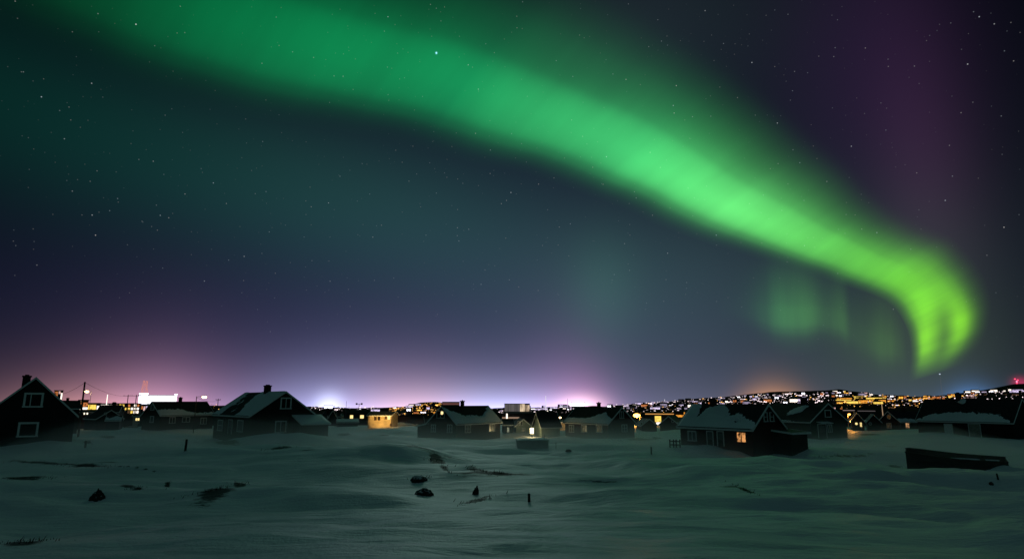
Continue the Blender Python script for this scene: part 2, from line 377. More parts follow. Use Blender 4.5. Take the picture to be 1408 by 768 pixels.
# ------------------------------------------------------------------ aurora: glowing curtains high above the horizon
def aurora_curtain(cols, label, H, ucurve, vramp, colors, gain, streak, nu=160, nv=26, name='aurora', strands=None):
    """cols: (lower edge, upper edge) directions along the curtain; the curtain hangs with its foot H metres up"""
    c = np.array(cols, float); k = len(c); tt = np.linspace(0, k-1, nu)
    def cr(a):
        out = np.zeros((nu, a.shape[1]))
        for n, t in enumerate(tt):
            i = min(int(t), k-2); f = t-i; p0, p1, p2, p3 = a[max(i-1, 0)], a[i], a[i+1], a[min(i+2, k-1)]
            out[n] = .5*((2*p1)+(-p0+p2)*f+(2*p0-5*p1+4*p2-p3)*f*f+(-p0+3*p1-3*p2+p3)*f**3)
        return out
    lo, hi = cr(c[:, 0]), cr(c[:, 1])
    vs, uv = [], []
    for n in range(nu):
        v0 = ray(*lo[n]); dist = H/max(v0[2], .05)*math.hypot(v0[0], v0[1])/1.0
        for m in range(nv):
            f = m/(nv-1); v = ray(*(lo[n]*(1-f)+hi[n]*f))
            hd = dist*(1+.12*f)
            vs.append(tuple(EYE+v*hd/math.hypot(v[0], v[1]))); uv.append((n/(nu-1), f))
    fs = [(n*nv+m, (n+1)*nv+m, (n+1)*nv+m+1, n*nv+m+1) for n in range(nu-1) for m in range(nv-1)]
    me = bpy.data.meshes.new(name); me.from_pydata(vs, [], fs)
    ul = me.uv_layers.new(name='curtain'); ids = np.zeros(len(me.loops), int); me.loops.foreach_get('vertex_index', ids)
    ul.data.foreach_set('uv', np.array(uv)[ids].ravel())
    m = bpy.data.materials.new(name); m.use_nodes = True; nt = m.node_tree; nt.nodes.clear()
    t = nt.nodes.new('ShaderNodeUVMap'); t.uv_map = 'curtain'
    s = nt.nodes.new('ShaderNodeSeparateXYZ'); nt.links.new(t.outputs[0], s.inputs[0]); U, W = V(nt, s.outputs[0]), V(nt, s.outputs[1])
    def fcurve(x, pts):
        n = nt.nodes.new('ShaderNodeFloatCurve'); cu = n.mapping.curves[0]
        while len(cu.points) < len(pts): cu.points.new(.5, .5)
        for p, (a, b) in zip(cu.points, pts): p.location = (a, b)
        n.mapping.update(); nt.links.new(x.k, n.inputs['Value']); return V(nt, n.outputs[0])
    iu = fcurve(U, ucurve)
    W2 = W + (noise(nt, t.outputs[0], 1., 2, .5, (7., .6, 1))-.5)*.10
    iv = fcurve(W2, vramp[0])
    if len(vramp) > 1:
        far = U.step(vramp[2], vramp[3]); iv = iv*(far*-1+1) + fcurve(W2, vramp[1])*far
    st = noise(nt, t.outputs[0], 1., 3, .55, streak[0])
    st = (st-.5)*streak[1]+1.
    inten = iu*iv*st
    if strands:                                   # darker hollow between two strands of the fold
        for (u0, su, w0, sw, amt) in strands:
            a = (U-u0)/su; b = (W-w0)/sw
            inten = inten*((a*a+b*b).op('MULTIPLY', -1.).op('EXPONENT')*amt+1.)
    ramp = nt.nodes.new('ShaderNodeValToRGB'); nt.links.new(U.k, ramp.inputs[0])
    el = ramp.color_ramp.elements
    while len(el) < len(colors): el.new(.5)
    for e, (p, col) in zip(el, colors): e.position = p; e.color = (*lin(*col), 1)
    em = nt.nodes.new('ShaderNodeEmission'); nt.links.new(ramp.outputs[0], em.inputs[0]); nt.links.new((inten*gain).op('MAXIMUM', 0.).k, em.inputs[1])
    tr = nt.nodes.new('ShaderNodeBsdfTransparent'); ad = nt.nodes.new('ShaderNodeAddShader'); ou = nt.nodes.new('ShaderNodeOutputMaterial')
    nt.links.new(em.outputs[0], ad.inputs[0]); nt.links.new(tr.outputs[0], ad.inputs[1]); nt.links.new(ad.outputs[0], ou.inputs[0])
    me.materials.append(m); me.polygons.foreach_set('use_smooth', [True]*len(fs))
    o = bpy.data.objects.new(name, me); COL.objects.link(o)
    return tag(o, label, 'aurora', kind='stuff')
MAIN = [((-90, -30), (120, -330)), ((60, 20), (260, -290)), ((190, 66), (370, -240)), ((310, 104), (480, -190)), ((430, 130), (610, -140)), ((545, 166), (735, -92)),
        ((640, 212), (850, -35)), ((740, 246), (960, 35)), ((830, 279), (1055, 105)), ((920, 316), (1125, 168)), ((1010, 347), (1180, 222)),
        ((1090, 371), (1228, 272)), ((1150, 390), (1270, 305)), ((1200, 406), (1314, 328)), ((1232, 426), (1344, 362)), ((1247, 452), (1359, 398)),
        ((1251, 478), (1363, 434)), ((1250, 503), (1352, 468)), ((1248, 526), (1332, 500))]
MAIN = [((l[0]+(l[0]-u[0])*k, l[1]+(l[1]-u[1])*k), u) for (l, u), k in zip(MAIN, [.17, .17, .17, .16, .15, .10, .05]+[0]*12)]
aurora_curtain(MAIN, 'bright green aurora band sweeping down to a curled hook above the far hill', 700.,
    [(0, .0), (.06, .22), (.12, .46), (.20, .68), (.30, .80), (.40, .92), (.50, 1.), (.58, .95), (.66, .80), (.76, .80), (.84, .80), (.89, .74), (.935, .50), (.97, .16), (1, 0)],
    [[(0, 0), (.06, .03), (.14, .26), (.25, .74), (.36, .84), (.50, .48), (.66, .16), (.82, .03), (1, 0)],
     [(0, 0), (.06, .14), (.18, .70), (.32, .98), (.5, .88), (.66, .52), (.79, .19), (.91, .04), (1, 0)], .60, .80],
    [(0, (0, 120, 62)), (.14, (0, 150, 82)), (.30, (14, 170, 94)), (.42, (70, 216, 116)), (.52, (100, 230, 112)), (.64, (104, 220, 70)), (.74, (112, 220, 26)), (.86, (122, 212, 0)), (1, (124, 206, 0))],
    1.05, ((26., .7, 1), .55), strands=[(.895, .075, .42, .11, -.58), (.80, .05, .88, .2, -.35), (.90, .06, .15, .09, .95), (.875, .055, .68, .13, 1.15), (.80, .04, .30, .2, .35), (.50, .10, .26, .10, .28), (.34, .10, .52, .10, -.32)])
RAYS = [((985, 452), (985, 372)), ((1020, 466), (1018, 352)), ((1056, 482), (1050, 342)), ((1090, 492), (1082, 340)), ((1125, 486), (1120, 344)), ((1155, 490), (1150, 352)),
        ((1180, 512), (1174, 360)), ((1205, 524), (1200, 372)), ((1228, 528), (1222, 384)), ((1250, 530), (1240, 396))]
aurora_curtain(RAYS, 'faint green aurora rays hanging beneath the main band', 560.,
    [(0, 0), (.12, .08), (.22, .38), (.33, .95), (.42, .80), (.50, .42), (.57, .50), (.64, .16), (.74, .22), (.84, .34), (.93, .14), (1, 0)],
    [[(0, 0), (.12, .10), (.24, .55), (.36, .92), (.5, .70), (.68, .36), (.86, .12), (1, 0)]],
    [(0, (40, 112, 56)), (1, (70, 118, 30))], 1.0, ((9., .5, 1), .9), nu=120, nv=18)
#SPLIT
# ------------------------------------------------------------------ houses
def cyard(u, v, s=0): return vnoise(np.asarray(u)*7+s*3.1, np.asarray(v)*4+s, 21)+.5*vnoise(np.asarray(u)*19+s, np.asarray(v)*11, 22)+.45*vnoise(np.asarray(u)*47+s, np.asarray(v)*20, 23)+.4*vnoise(np.asarray(u)*90+s, np.asarray(v)*34, 24)
class House:
    def __init__(s, name, label, par, zoff=0., wall='brown', roof=None, group=None, cat='house', trim=None, ry=0., barge=True, wallmat=None, z=None):
        s.x, s.y, s.yaw, s.L, s.W, s.He, s.Hr = par; s.ry = ry
        s.z = gz(s.x, s.y)+zoff if z is None else z
        s.root = thing(name, label, cat, (s.x, s.y, s.z), s.yaw, group)
        s.c, s.s_ = math.cos(s.yaw), math.sin(s.yaw)
        L, W, He, Hr = s.L, s.W, s.He, s.Hr
        s.l, s.w = L/2-.22, W/2-.25
        zr = lambda y: (Hr+(He-Hr)*(y-ry)/(W/2-ry) if y > ry else Hr+(He-Hr)*(ry-y)/(W/2+ry))
        s.zr = zr; trim = trim or M_trim; s.trim = trim
        w = MB(); w.prism([(-s.w, -1.5), (s.w, -1.5), (s.w, zr(s.w)-.13), (ry, Hr-.14), (-s.w, zr(-s.w)-.13)], 0, -s.l, s.l)
        w.build('wall', wallmat or M_wall[wall], s.root)
        r = MB(); r.prism([(-W/2, He), (ry, Hr), (W/2, He), (W/2, He-.12), (ry, Hr-.13), (-W/2, He-.12)], 0, -L/2, L/2)
        s.roof = r.build('roof', roof or M_roof, s.root)
        if barge:
            for sg in (-1, 1):
                b = MB(); xa, xb = sorted((sg*L/2, sg*(L/2+.045)))
                for (ya, yb) in ((-W/2-.03, ry), (W/2+.03, ry)):
                    za, zb = He+.035, Hr+.035
                    b.prism([(ya, za), (yb, zb), (yb, zb-.19), (ya, za-.19)], 0, xa, xb)
                b.build('bargeboard', trim, s.root)
            e = MB(); e.box(-L/2, L/2, -W/2-.035, -W/2-.002, He-.15, He-.005); e.build('fascia', trim, s.root)
    def local(s, p):
        dx, dy = p[0]-s.x, p[1]-s.y; return np.array([s.c*dx+s.s_*dy, -s.s_*dx+s.c*dy, p[2]-s.z])
    def on(s, plane, px, py):
        """where a line of sight meets one wall plane, in house coordinates"""
        o = s.local(EYE); v = s.local(EYE+ray(px, py))-o
        ax, val = {'F': (1, -s.w), 'R': (0, s.l), 'L': (0, -s.l), 'C': (1, s.ry-.1)}[plane] if isinstance(plane, str) else plane
        return o+v*(val-o[ax])/v[ax]
    def rect(s, plane, bb):
        x0, y0, x1, y1 = bb; a = s.on(plane, x0, (y0+y1)/2); b = s.on(plane, x1, (y0+y1)/2)
        t = s.on(plane, (x0+x1)/2, y0); d = s.on(plane, (x0+x1)/2, y1); k = 0 if plane in ('F', 'C') else 1
        return sorted((a[k], b[k]))+[d[2], t[2]]
    def P(s, plane):
        if plane == 'F': return lambda a, n, b: (a, -s.w-n, b)
        if plane == 'R': return lambda a, n, b: (s.l+n, a, b)
        return lambda a, n, b: (-s.l-n, a, b)
    def slab(s, m, plane, a0, a1, n0, n1, b0, b1):
        f = s.P(plane); cs = [f(a, n, b) for b in (b0, b1) for n in (n0, n1) for a in (a0, a1)]
        m.mesh(cs, [(0, 1, 3, 2), (4, 6, 7, 5), (0, 4, 5, 1), (2, 3, 7, 6), (0, 2, 6, 4), (1, 5, 7, 3)])
    def window(s, plane, bb, cols=2, rows=1, pane=None, fw=.09, frame=None, split=None, label=None, r=None):
        a0, a1, b0, b1 = r or s.rect(plane, bb)
        m = MB(); g = lambda *q: s.slab(m, plane, *q)
        g(a0, a1, 0.002, .055, b1-fw, b1); g(a0-.04, a1+.04, 0.002, .085, b0, b0+fw*.8)
        g(a0, a0+fw, .002, .055, b0+fw*.8, b1-fw); g(a1-fw, a1, .002, .055, b0+fw*.8, b1-fw)
        for c in ([split] if split else [i/cols for i in range(1, cols)]):
            a = a0+(a1-a0)*c; g(a-.035, a+.035, .002, .045, b0+fw*.8, b1-fw)
        for c in range(1, rows):
            b = b0+(b1-b0)*c/rows; g(a0+fw, a1-fw, .002, .035, b-.022, b+.022)
        f = m.build('window', frame or s.trim, s.root)
        if label: f['label'] = label
        q = MB(); s.slab(q, plane, a0+fw*.6, a1-fw*.6, .004, .014, b0+fw*.5, b1-fw*.6); q.build('pane', pane or M_glass, f)
        return f
    def door(s, plane, bb, leaf=None, glass=True, frame=None):
        a0, a1, b0, b1 = s.rect(plane, bb); m = MB(); fw = .08
        s.slab(m, plane, a0+fw, a1-fw, .004, .03, b0, b1-fw); d = m.build('door', leaf or M_wall['green'], s.root)
        q = MB(); s.slab(q, plane, a0, a0+fw, .002, .06, b0, b1); s.slab(q, plane, a1-fw, a1, .002, .06, b0, b1); s.slab(q, plane, a0+fw, a1-fw, .002, .06, b1-fw, b1)
        q.build('frame', frame or s.trim, d)
        if glass:
            q = MB(); w = a1-a0; s.slab(q, plane, a0+.22*w, a1-.22*w, .032, .042, b0+.42*(b1-b0), b1-.14*(b1-b0)); q.build('pane', M_curtain, d)
        q = MB(); s.slab(q, plane, a1-.24, a1-.14, .031, .09, b0+.42*(b1-b0), b0+.45*(b1-b0)); q.build('handle', M_metal, d)
        return d
    def chimney(s, bb, yoff=-.1, wd=.62, at_x=None):
        x0, y0, x1, y1 = bb; m = MB(); y = s.ry+yoff
        if at_x is None:
            a0, a1, b0, b1 = s.rect('C', bb); cc = (a0+a1)/2; th = s.yaw+math.atan2(s.x, s.y)
            sd = (a1-a0)*abs(math.cos(th))/(abs(math.cos(th))+abs(math.sin(th))); a0, a1, wd = cc-sd/2, cc+sd/2, sd
        else:                                  # gable turned to the viewer: measured on a cross-section of the roof
            c0, c1, b0, b1 = s.rect((0, at_x), bb); y = (c0+c1)/2; wd = c1-c0; a0, a1 = at_x-.35, at_x+.35
        zb = s.zr(y)-.5
        m.box(a0, a1, y-wd/2, y+wd/2, zb, b1-.12); m.box(a0-.06, a1+.06, y-wd/2-.06, y+wd/2+.06, b1-.12, b1)
        m.box(a0+.12, a1-.12, y-wd/2+.14, y+wd/2-.14, b1, b1+.10)
        return m.build('chimney', M_brick, s.roof)
    def snow(s, fn, front=True, nx=170, nv=56):
        m = MB(); L, W, He, Hr, ry = s.L, s.W, s.He, s.Hr, s.ry
        u, v = np.meshgrid(np.linspace(0, 1, nx), np.linspace(0, 1, nv), indexing='ij'); h = fn(u, v)
        h = h*np.clip(np.minimum(u, 1-u)*30, .0, 1)**.5
        ye = -W/2 if front else W/2; x = (u-.5)*(L-.02); y = ye+(ry-ye)*v; z = He+(Hr-He)*v
        n = np.array([0, -(Hr-He)*np.sign(ry-ye), abs(ry-ye)]); n = n/np.linalg.norm(n)
        k = h-.03; y = y+n[1]*k; z = z+n[2]*k
        P_ = np.stack([x, y, z], -1); fs = []
        ok = h > .004
        idx = lambda i, j: i*nv+j
        for i in range(nx-1):
            for j in range(nv-1):
                if ok[i, j] or ok[i+1, j] or ok[i, j+1] or ok[i+1, j+1]:
                    fs.append((idx(i, j), idx(i+1, j), idx(i+1, j+1), idx(i, j+1)))
        if not fs: return
        m.mesh(P_.reshape(-1, 3), fs); o = m.build('roof_snow', M_snow, s.roof, True)
        me = o.data
        import bmesh
        bm = bmesh.new(); bm.from_mesh(me); bmesh.ops.delete(bm, geom=[q for q in bm.verts if not q.link_faces], context='VERTS'); bm.to_mesh(me); bm.free()
        return o
    def leanto(s, plane, a0, a1, depth, z_in, z_out, name='annex', mats=None, roofsnow=True, trim=True):
        """a lower addition against one wall: a0..a1 along the wall, roof falling outwards"""
        f = s.P(plane); m = MB()
        def pr(mb, pts, x0, x1):
            k = len(pts); vs_ = [f(x0, n, b) for n, b in pts]+[f(x1, n, b) for n, b in pts]
            mb.mesh(vs_, [tuple(range(k)), tuple(range(k, 2*k))[::-1]]+[(i, k+i, k+(i+1) % k, (i+1) % k) for i in range(k)])
        pr(m, [(.003, -1.5), (depth, -1.5), (depth, z_out-.1), (.003, z_in-.1)], a0+.12, a1-.12); o = m.build(name, mats or M_wall['brown'], s.root)
        r = MB(); sl = (z_out-z_in)/depth; e = .25
        pr(r, [(.003, z_in), (depth+e, z_out+sl*e), (depth+e, z_out+sl*e-.1), (.003, z_in-.1)], a0-.05, a1+.05); r.build('annex_roof', M_roof, o)
        if trim:
            t = MB(); pr(t, [(depth+e, z_out+sl*e+.02), (depth+e+.04, z_out+sl*e+.02), (depth+e+.04, z_out+sl*e-.14), (depth+e, z_out+sl*e-.14)], a0-.05, a1+.05)
            pr(t, [(.02, z_in+.02), (depth+e, z_out+sl*e+.02), (depth+e, z_out+sl*e-.13), (.02, z_in-.13)], a0-.09, a0-.052)
            pr(t, [(.02, z_in+.02), (depth+e, z_out+sl*e+.02), (depth+e, z_out+sl*e-.13), (.02, z_in-.13)], a1+.052, a1+.09); t.build('fascia', s.trim, o)
        if roofsnow:
            q = MB(); nx, nn = 14, 8; vs_, fs = [], []
            for i in range(nx):
                for j in range(nn):
                    a = a0-.03+(a1-a0+.06)*i/(nx-1); n = .02+(depth+e-.04)*j/(nn-1)
                    ed = 1 if 0 < i < nx-1 and 0 < j < nn-1 else 0
                    vs_.append(f(a, n, z_in+sl*n+.012+ed*(.07+.05*float(vnoise(np.array(a*1.3), np.array(n*1.7), 3)))))
            for i in range(nx-1):
                for j in range(nn-1): fs.append((i*nn+j, (i+1)*nn+j, (i+1)*nn+j+1, i*nn+j+1))
            q.mesh(vs_, fs); q.build('roof_snow', M_snow, o, True)
        return o
def lower(edge, thick=.10, s=0, rag=.16):      # snow held on the lower part of a slope up to a ragged edge
    return lambda u, v: thick*np.clip((edge(u)-v+rag*cyard(u, v, s))/.14, 0, 1)
H_ = {}
# near houses, left to right
h = House('wooden_house', 'large black gabled house at the left edge with two white framed gable windows',
          [-44.45, 59.8, -.935, 9.0, 6.9, 2.75, 6.15], 0., 'black', z=1.97)
h.window('R', (32.2, 539.4, 59.6, 559.7), split=.36, fw=.16); h.window('R', (24, 579.8, 52.7, 600.4), cols=1, fw=.16)
h.chimney((30.7, 516.2, 42, 530), at_x=2.2); h.snow(lower(lambda u: .25+.2*np.sin(u*5), .1, 3)); h.snow(lower(lambda u: .3+0*u, .08, 4), False); H_['1'] = h
h = House('wooden_house', 'small dark house with snow on its lower roof, below the globe lamp',
          [-64.03, 124.5, 1.16, 12.2, 5.2, 2.70, 5.28], 0., 'brown', z=0.8)
h.window('L', (207.5, 555.5, 212.5, 563.5), cols=1, pane=M_curtain); h.window('L', (206.5, 571.5, 211.5, 580.5), cols=1, pane=M_curtain)
for bb in ((232.7, 573, 241, 581.5), (250.5, 573, 261, 580), (275.5, 573.7, 284, 582.5)): h.window('F', bb, 2)
h.chimney((245.4, 546, 250.7, 552)); h.snow(lower(lambda u: .42-.10*u+.12*np.sin(u*6), .14, 1)); H_['2'] = h
h = House('wooden_house', 'big brown house with snow streaked roof and a low side annex',
          [-29.7, 77.04, -.872, 14.0, 7.57, 3.3, 5.98], 0., 'brown', z=1.17)
h.window('R', (385.5, 546, 400.7, 562), 2, fw=.14); h.window('R', (378, 578, 393.5, 594), 2, fw=.11)
h.window('F', (299.7, 576.5, 306.3, 592), 1, 2, pane=M_curtain); h.door('F', (314, 576, 319.5, 596)); h.window('F', (326.5, 577, 334.5, 593.5), 1, pane=M_curtain)
h.chimney((362.6, 529.5, 373, 542), wd=.8)
h.snow(lambda u, v: .10*np.clip((np.maximum(np.clip(.30-u, 0, 1)*2.6-.1-.3*v, np.clip(u-.60+.25*v, 0, 1)*2.6-.18*(v > .9)*(u < .8))+.20*cyard(u, v, 2)-.05)/.12, 0, 1)*np.clip(1.05-v*.2, 0, 1))
a0, a1, _, z1 = h.rect('R', (402, 569.5, 437, 575)); o = h.leanto('R', a0, a1+.3, 2.6, z1, z1-.85)
f = lambda bb: None
H_['3'] = h
h4 = h = House('wooden_house', 'dark house with round light in its attic window and low lean-to',
          [-6.567, 91.58, .961, 10.44, 5.4, 2.09, 4.48], 0., 'brown', z=0.99)
aw = h.window('L', (600.6, 564, 611.4, 574.5), 2, fw=.08); aw['label'] = 'attic window with a round lit lamp behind it'
q = MB(); a0, a1, b0, b1 = h.rect('L', (605.7, 564.8, 609.8, 569.6))
q.poly([(-h.l-.03, (a0+a1)/2+(a1-a0)/2*math.cos(k*.5236), (b0+b1)/2+(b1-b0)/2*math.sin(k*.5236)) for k in range(12)]); q.poly([(-h.l-.022, (a0+a1)/2+(a1-a0)/2*math.cos(k*.5236), (b0+b1)/2+(b1-b0)/2*math.sin(k*.5236)) for k in range(12)])
q.build('lamp_glow', glow('attic lamp', lin(255, 226, 160), 1.3), aw)
h.window('L', (592.8, 583, 599.5, 593.5), 2, 2, pane=M_curtain); h.window('L', (615, 583, 622, 594.5), 2, 2, pane=M_curtain)
h.window('F', (639, 583.5, 647, 594.5), 2, 2, pane=M_curtain); h.window('F', (672, 582.5, 680, 593), 2, 2, pane=M_curtain)
h.chimney((633, 550.5, 638.5, 558.5)); h.snow(lambda u, v: .12*np.clip((.62+.42*np.clip(.30-u, 0, 1)*3+.5*np.clip(u-.72, 0, 1)*3-v+.14*cyard(u, v, 5)-.22*np.sin(u*3.14))/.13, 0, 1))
m = MB(); m.prism([(h.w+.003, -1.5), (h.w+2.3, -1.5), (h.w+2.3, 1.62), (h.w+.003, 2.02)], 0, -h.l+.3, h.l-.8); an = m.build('annex', M_wall['brown'], h.root)
m = MB(); m.prism([(h.W/2-.2, 2.16), (h.w+2.55, 1.68), (h.w+2.55, 1.58), (h.W/2-.2, 2.04)], 0, -h.l+.05, h.l-.6); m.build('annex_roof', M_roof, an)
m = MB(); m.prism([(h.W/2-.2, 2.19), (h.w+2.57, 1.71), (h.w+2.57, 1.56), (h.W/2-.2, 2.02)], 0, -h.l+.0, -h.l+.04); m.build('fascia', M_trim, an)
h5 = h = House('wooden_house', 'dark house in front of the pink city glow, five white framed windows',
          [12.5, 93.52, -.986, 9.9, 5.33, 2.04, 4.28], 0., 'red', z=0.98)
for bb in ((782.6, 583.5, 789.6, 594), (799.4, 583.5, 807.4, 594), (819.8, 583.5, 828.3, 594)): h.window('F', bb, 2, 2, pane=M_curtain)
h.window('R', (851.7, 565, 857.5, 574.8), 2, fw=.07); h.window('R', (854.6, 583, 862.3, 593.3), 2, 2, fw=.07, pane=M_curtain)
h.chimney((820.7, 553, 826, 560)); h.snow(lambda u, v: .12*np.clip((.28+.40*np.exp(-((u-.70)/.2)**2)+.05*np.sin(u*9)-v+.10*cyard(u, v, 6))/.10, 0, 1))
h6 = h = House('wooden_house', 'low dark house with one warm orange lit window and snow covered roof',
          [19.44, 57.98, -.991, 8.22, 4.66, 2.1, 4.16], 0., 'red', z=1.65)
h.window('F', (946, 591.6, 958, 606), 2, fw=.1, pane=M_curtain); h.door('F', (972, 592, 981.3, 612)); h.door('F', (986.3, 592, 995.8, 613))
h.window('F', (1012.9, 593.2, 1026.4, 607.8), 2, fw=.06, pane=M_warmwin, frame=mat('brown window frame', (.10, .045, .02), .6), label='warm orange lit window')
h.window('R', (1049.6, 566, 1054.9, 579.5), 1, 2, fw=.07); h.window('R', (1058, 566, 1063.6, 579.3), 1, 2, fw=.07)
h.chimney((976, 548.3, 986, 560), wd=.7)
h.snow(lower(lambda u: np.interp(u, [0, .12, .20, .28, .42, .5, .62, .78, 1], [1.15, 1.05, .66, .9, 1.05, .9, .62, .46, .22]), .13, 7, .30))
a0, a1, _, z1 = h.rect('R', (1061, 590.6, 1084, 604)); h.leanto('R', a0, a1+.2, 1.7, z1+.05, z1-.12, roofsnow=False)
for bb in ((1040, 596, 1041, 597),): pass
h7 = h = House('wooden_house', 'dark house with a snow patch below its chimney and a canopied gable door',
          [43.72, 98.48, -1.172, 10.83, 7.64, 2.23, 4.87], 0., 'green', z=0.93)
h.window('R', (1133.8, 563, 1142.5, 573.3), 1, fw=.12); h.door('R', (1124.5, 582, 1136.5, 602), glass=True); h.window('R', (1137.9, 583, 1144, 594), 2, fw=.08)
m = MB(); a0, a1, b0, b1 = h.rect('R', (1122.5, 579.5, 1138, 582)); m.prism([(h.l+.003, b1+.05), (h.l+1., b1-.12), (h.l+1., b1-.22), (h.l+.003, b1-.05)], 1, a0, a1)
m.build('canopy', M_trim, h.root)
h.chimney((1100.5, 546.6, 1110.7, 558), wd=.9)
h.snow(lambda u, v: .12*np.clip((np.maximum(.10-v-.10*(u > .5), .32-np.hypot((u-.60-.30*(v-.6))/.34, (v-.62)/.95)-.02)+.17*cyard(u, v, 8))/.10, 0, 1))
h8 = h = House('wooden_house', 'small dark house with round attic window and one dim lit window',
          [83.26, 137.5, .409, 9.74, 5.11, 1.91, 4.07], 0., 'brown', z=0)
m = MB(); c = h.on('L', 1222.3, 572.5)
for (rr, nn) in ((.42, .05),):
    pass
def disc(h, plane, px, py, r, name, ma, parent, n=.03, ring=None):
    c = h.on(plane, px, py); k = 0 if plane == 'F' else 1; f = h.P(plane); m = MB(); N = 20
    P0 = [f(c[k]+r*math.cos(i*2*math.pi/N), n, c[2]+r*math.sin(i*2*math.pi/N)) for i in range(N)]; P1 = [f(c[k]+r*math.cos(i*2*math.pi/N), .002, c[2]+r*math.sin(i*2*math.pi/N)) for i in range(N)]
    m.mesh(P0+P1, [tuple(range(N))]+[(i, (i+1) % N, N+(i+1) % N, N+i) for i in range(N)]); return m.build(name, ma, parent)
rw = disc(h, 'L', 1222.3, 572.5, .50, 'round_window', M_trim, h.root, .03); disc(h, 'L', 1222.3, 572.5, .42, 'pane', M_curtain, rw, .04)
h.window('L', (1219.3, 581, 1226, 588.5), 3, 2, pane=M_curtain); h.window('F', (1244.8, 580.5, 1250.3, 588.3), 2, 2, pane=glow('dim lit window', lin(255, 190, 130), .6, True, (3., .3, .6)), label='dim lit window')
h.chimney((1240, 560.5, 1245, 566)); h.snow(lower(lambda u: .34-.12*u, .12, 9))
h9 = h = House('wooden_house', 'long black house with pale doors and a snow strip along its eave',
          [68.22, 95.88, -1.087, 13.23, 6.3, 2.25, 5.5], 0., 'black', z=0.89)
h.door('F', (1299, 582, 1310.5, 600.5), leaf=M_trim, glass=False); h.door('F', (1332, 582, 1349, 600.5), leaf=mat('weathered pale door', (.30, .29, .24), .8, .2, .3, 4), glass=False)
h.chimney((1313.5, 539.8, 1322, 554), wd=.8)
h.snow(lambda u, v: .13*np.clip((np.maximum(.06+.42*np.sin(np.clip(u*1.02, 0, 1)*3.14159)**.8-v, .20-np.hypot((u-.42)/.28, (v-.90)/.8)-.02)+.15*cyard(u*1.4, v, 10))/.10, 0, 1))

# ------------------------------------------------------------------ houses and sheds further back
def back(name, label, px0, px1, y_ridge, y_eave, depth, face, turn=0., other=None, wall='brown', group=None, zoff=0., cat='house', **k):
    pm = (px0+px1)/2; p = at(pm, HY, depth); az = math.atan2(p[0], p[1]); mpp = float((p-EYE)@FWD)/F
    z = gz(p[0], p[1])+zoff; top = at(pm, y_ridge, depth)[2]; ev = at(pm, y_eave, depth)[2]
    wdt = (px1-px0)*mpp*math.cos(az)
    if face == 'F': par = [p[0], p[1], -az+turn, wdt, other or wdt*.6, ev-z, top-z]
    else: par = [p[0], p[1], -math.pi/2-az+turn, other or wdt*1.3, wdt, ev-z, top-z]
    return House(name, label, par, zoff, wall, group=group, cat=cat, **k)
h = back('wooden_house', 'dark house with square chimney half hidden behind the leftmost gable', 84, 110, 550, 561, 112, 'F', .1, 6, 'black'); h.chimney((91, 546.8, 95, 552))
h = back('wooden_house', 'dark house with two small lit windows left of the snow edged gable', 106, 141, 562.5, 566, 190, 'F', 0, 6, 'red')
h.window('F', (114.7, 566.6, 117.3, 569.6), 1, pane=M_whitewin, fw=.06); h.window('F', (118.7, 566.6, 121.3, 569.6), 1, pane=M_whitewin, fw=.06)
h = back('wooden_house', 'tall dark house with stout chimney standing behind the snow edged gable', 138, 170, 556.3, 566, 168, 'F', -.2, 7, 'black'); h.chimney((154, 552.8, 160, 558), wd=1.2)
h = back('wooden_house', 'dark gable with a bright snow line on its roof edge, left of the tiny shed', 125, 166, 563, 575, 140, 'G', .35, 7, 'black')
h.snow(lower(lambda u: .4+0*u, .1, 12), False); h.window('R', (143, 566.5, 147, 570), 1, fw=.07, pane=M_curtain)
h = back('shed', 'small dark shed with patchy snow roof below the snow edged gable', 149, 171, 571, 577.5, 128, 'F', -.15, 2.8, 'black', cat='shed'); h.snow(lower(lambda u: .75-.2*np.sin(u*7), .12, 13))
h = back('kiosk', 'narrow pale lit kiosk left of the small house with snowy lower roof', 184.5, 194, 569, 571.5, 150, 'F', .1, 2.2, wallmat=mat('pale kiosk boards', (.42, .38, .33), .8, .2, .3, 2), cat='kiosk')
h.window('F', (186, 574, 192, 578), 2, pane=M_yellowwin, fw=.06)
h = back('wooden_house', 'small dark pointed house between the annexed house and the gambrel house', 443, 463.5, 563.5, 579, 160, 'G', .3, 6, 'black'); h.chimney((449, 560.8, 451.5, 565), at_x=.5)
h.window('R', (450.2, 571, 452.5, 574.5), 1, pane=M_curtain, fw=.06)
h = back('cabin', 'little lit beige cabin behind the small pointed house', 458, 464.5, 569, 570.5, 190, 'F', .1, 3, wallmat=M_ochre, cat='cabin')
h = back('cabin', 'dark chimneyed cabin squeezed left of the gambrel house', 464, 471, 566.5, 572, 185, 'F', 0, 4, 'black', cat='cabin'); h.chimney((465.3, 563.5, 469, 568))
h = back('cabin', 'little lit beige cabin touching the left end of the gambrel house', 470, 476, 568.5, 570.5, 175, 'F', .1, 3, wallmat=M_ochre, cat='cabin')
h = back('shed', 'flat shed with snowy roof in front of the gambrel house', 464, 494, 575.6, 579.5, 138, 'F', .05, 4.5, 'black', cat='shed'); h.snow(lower(lambda u: 1.1+0*u, .12, 15))
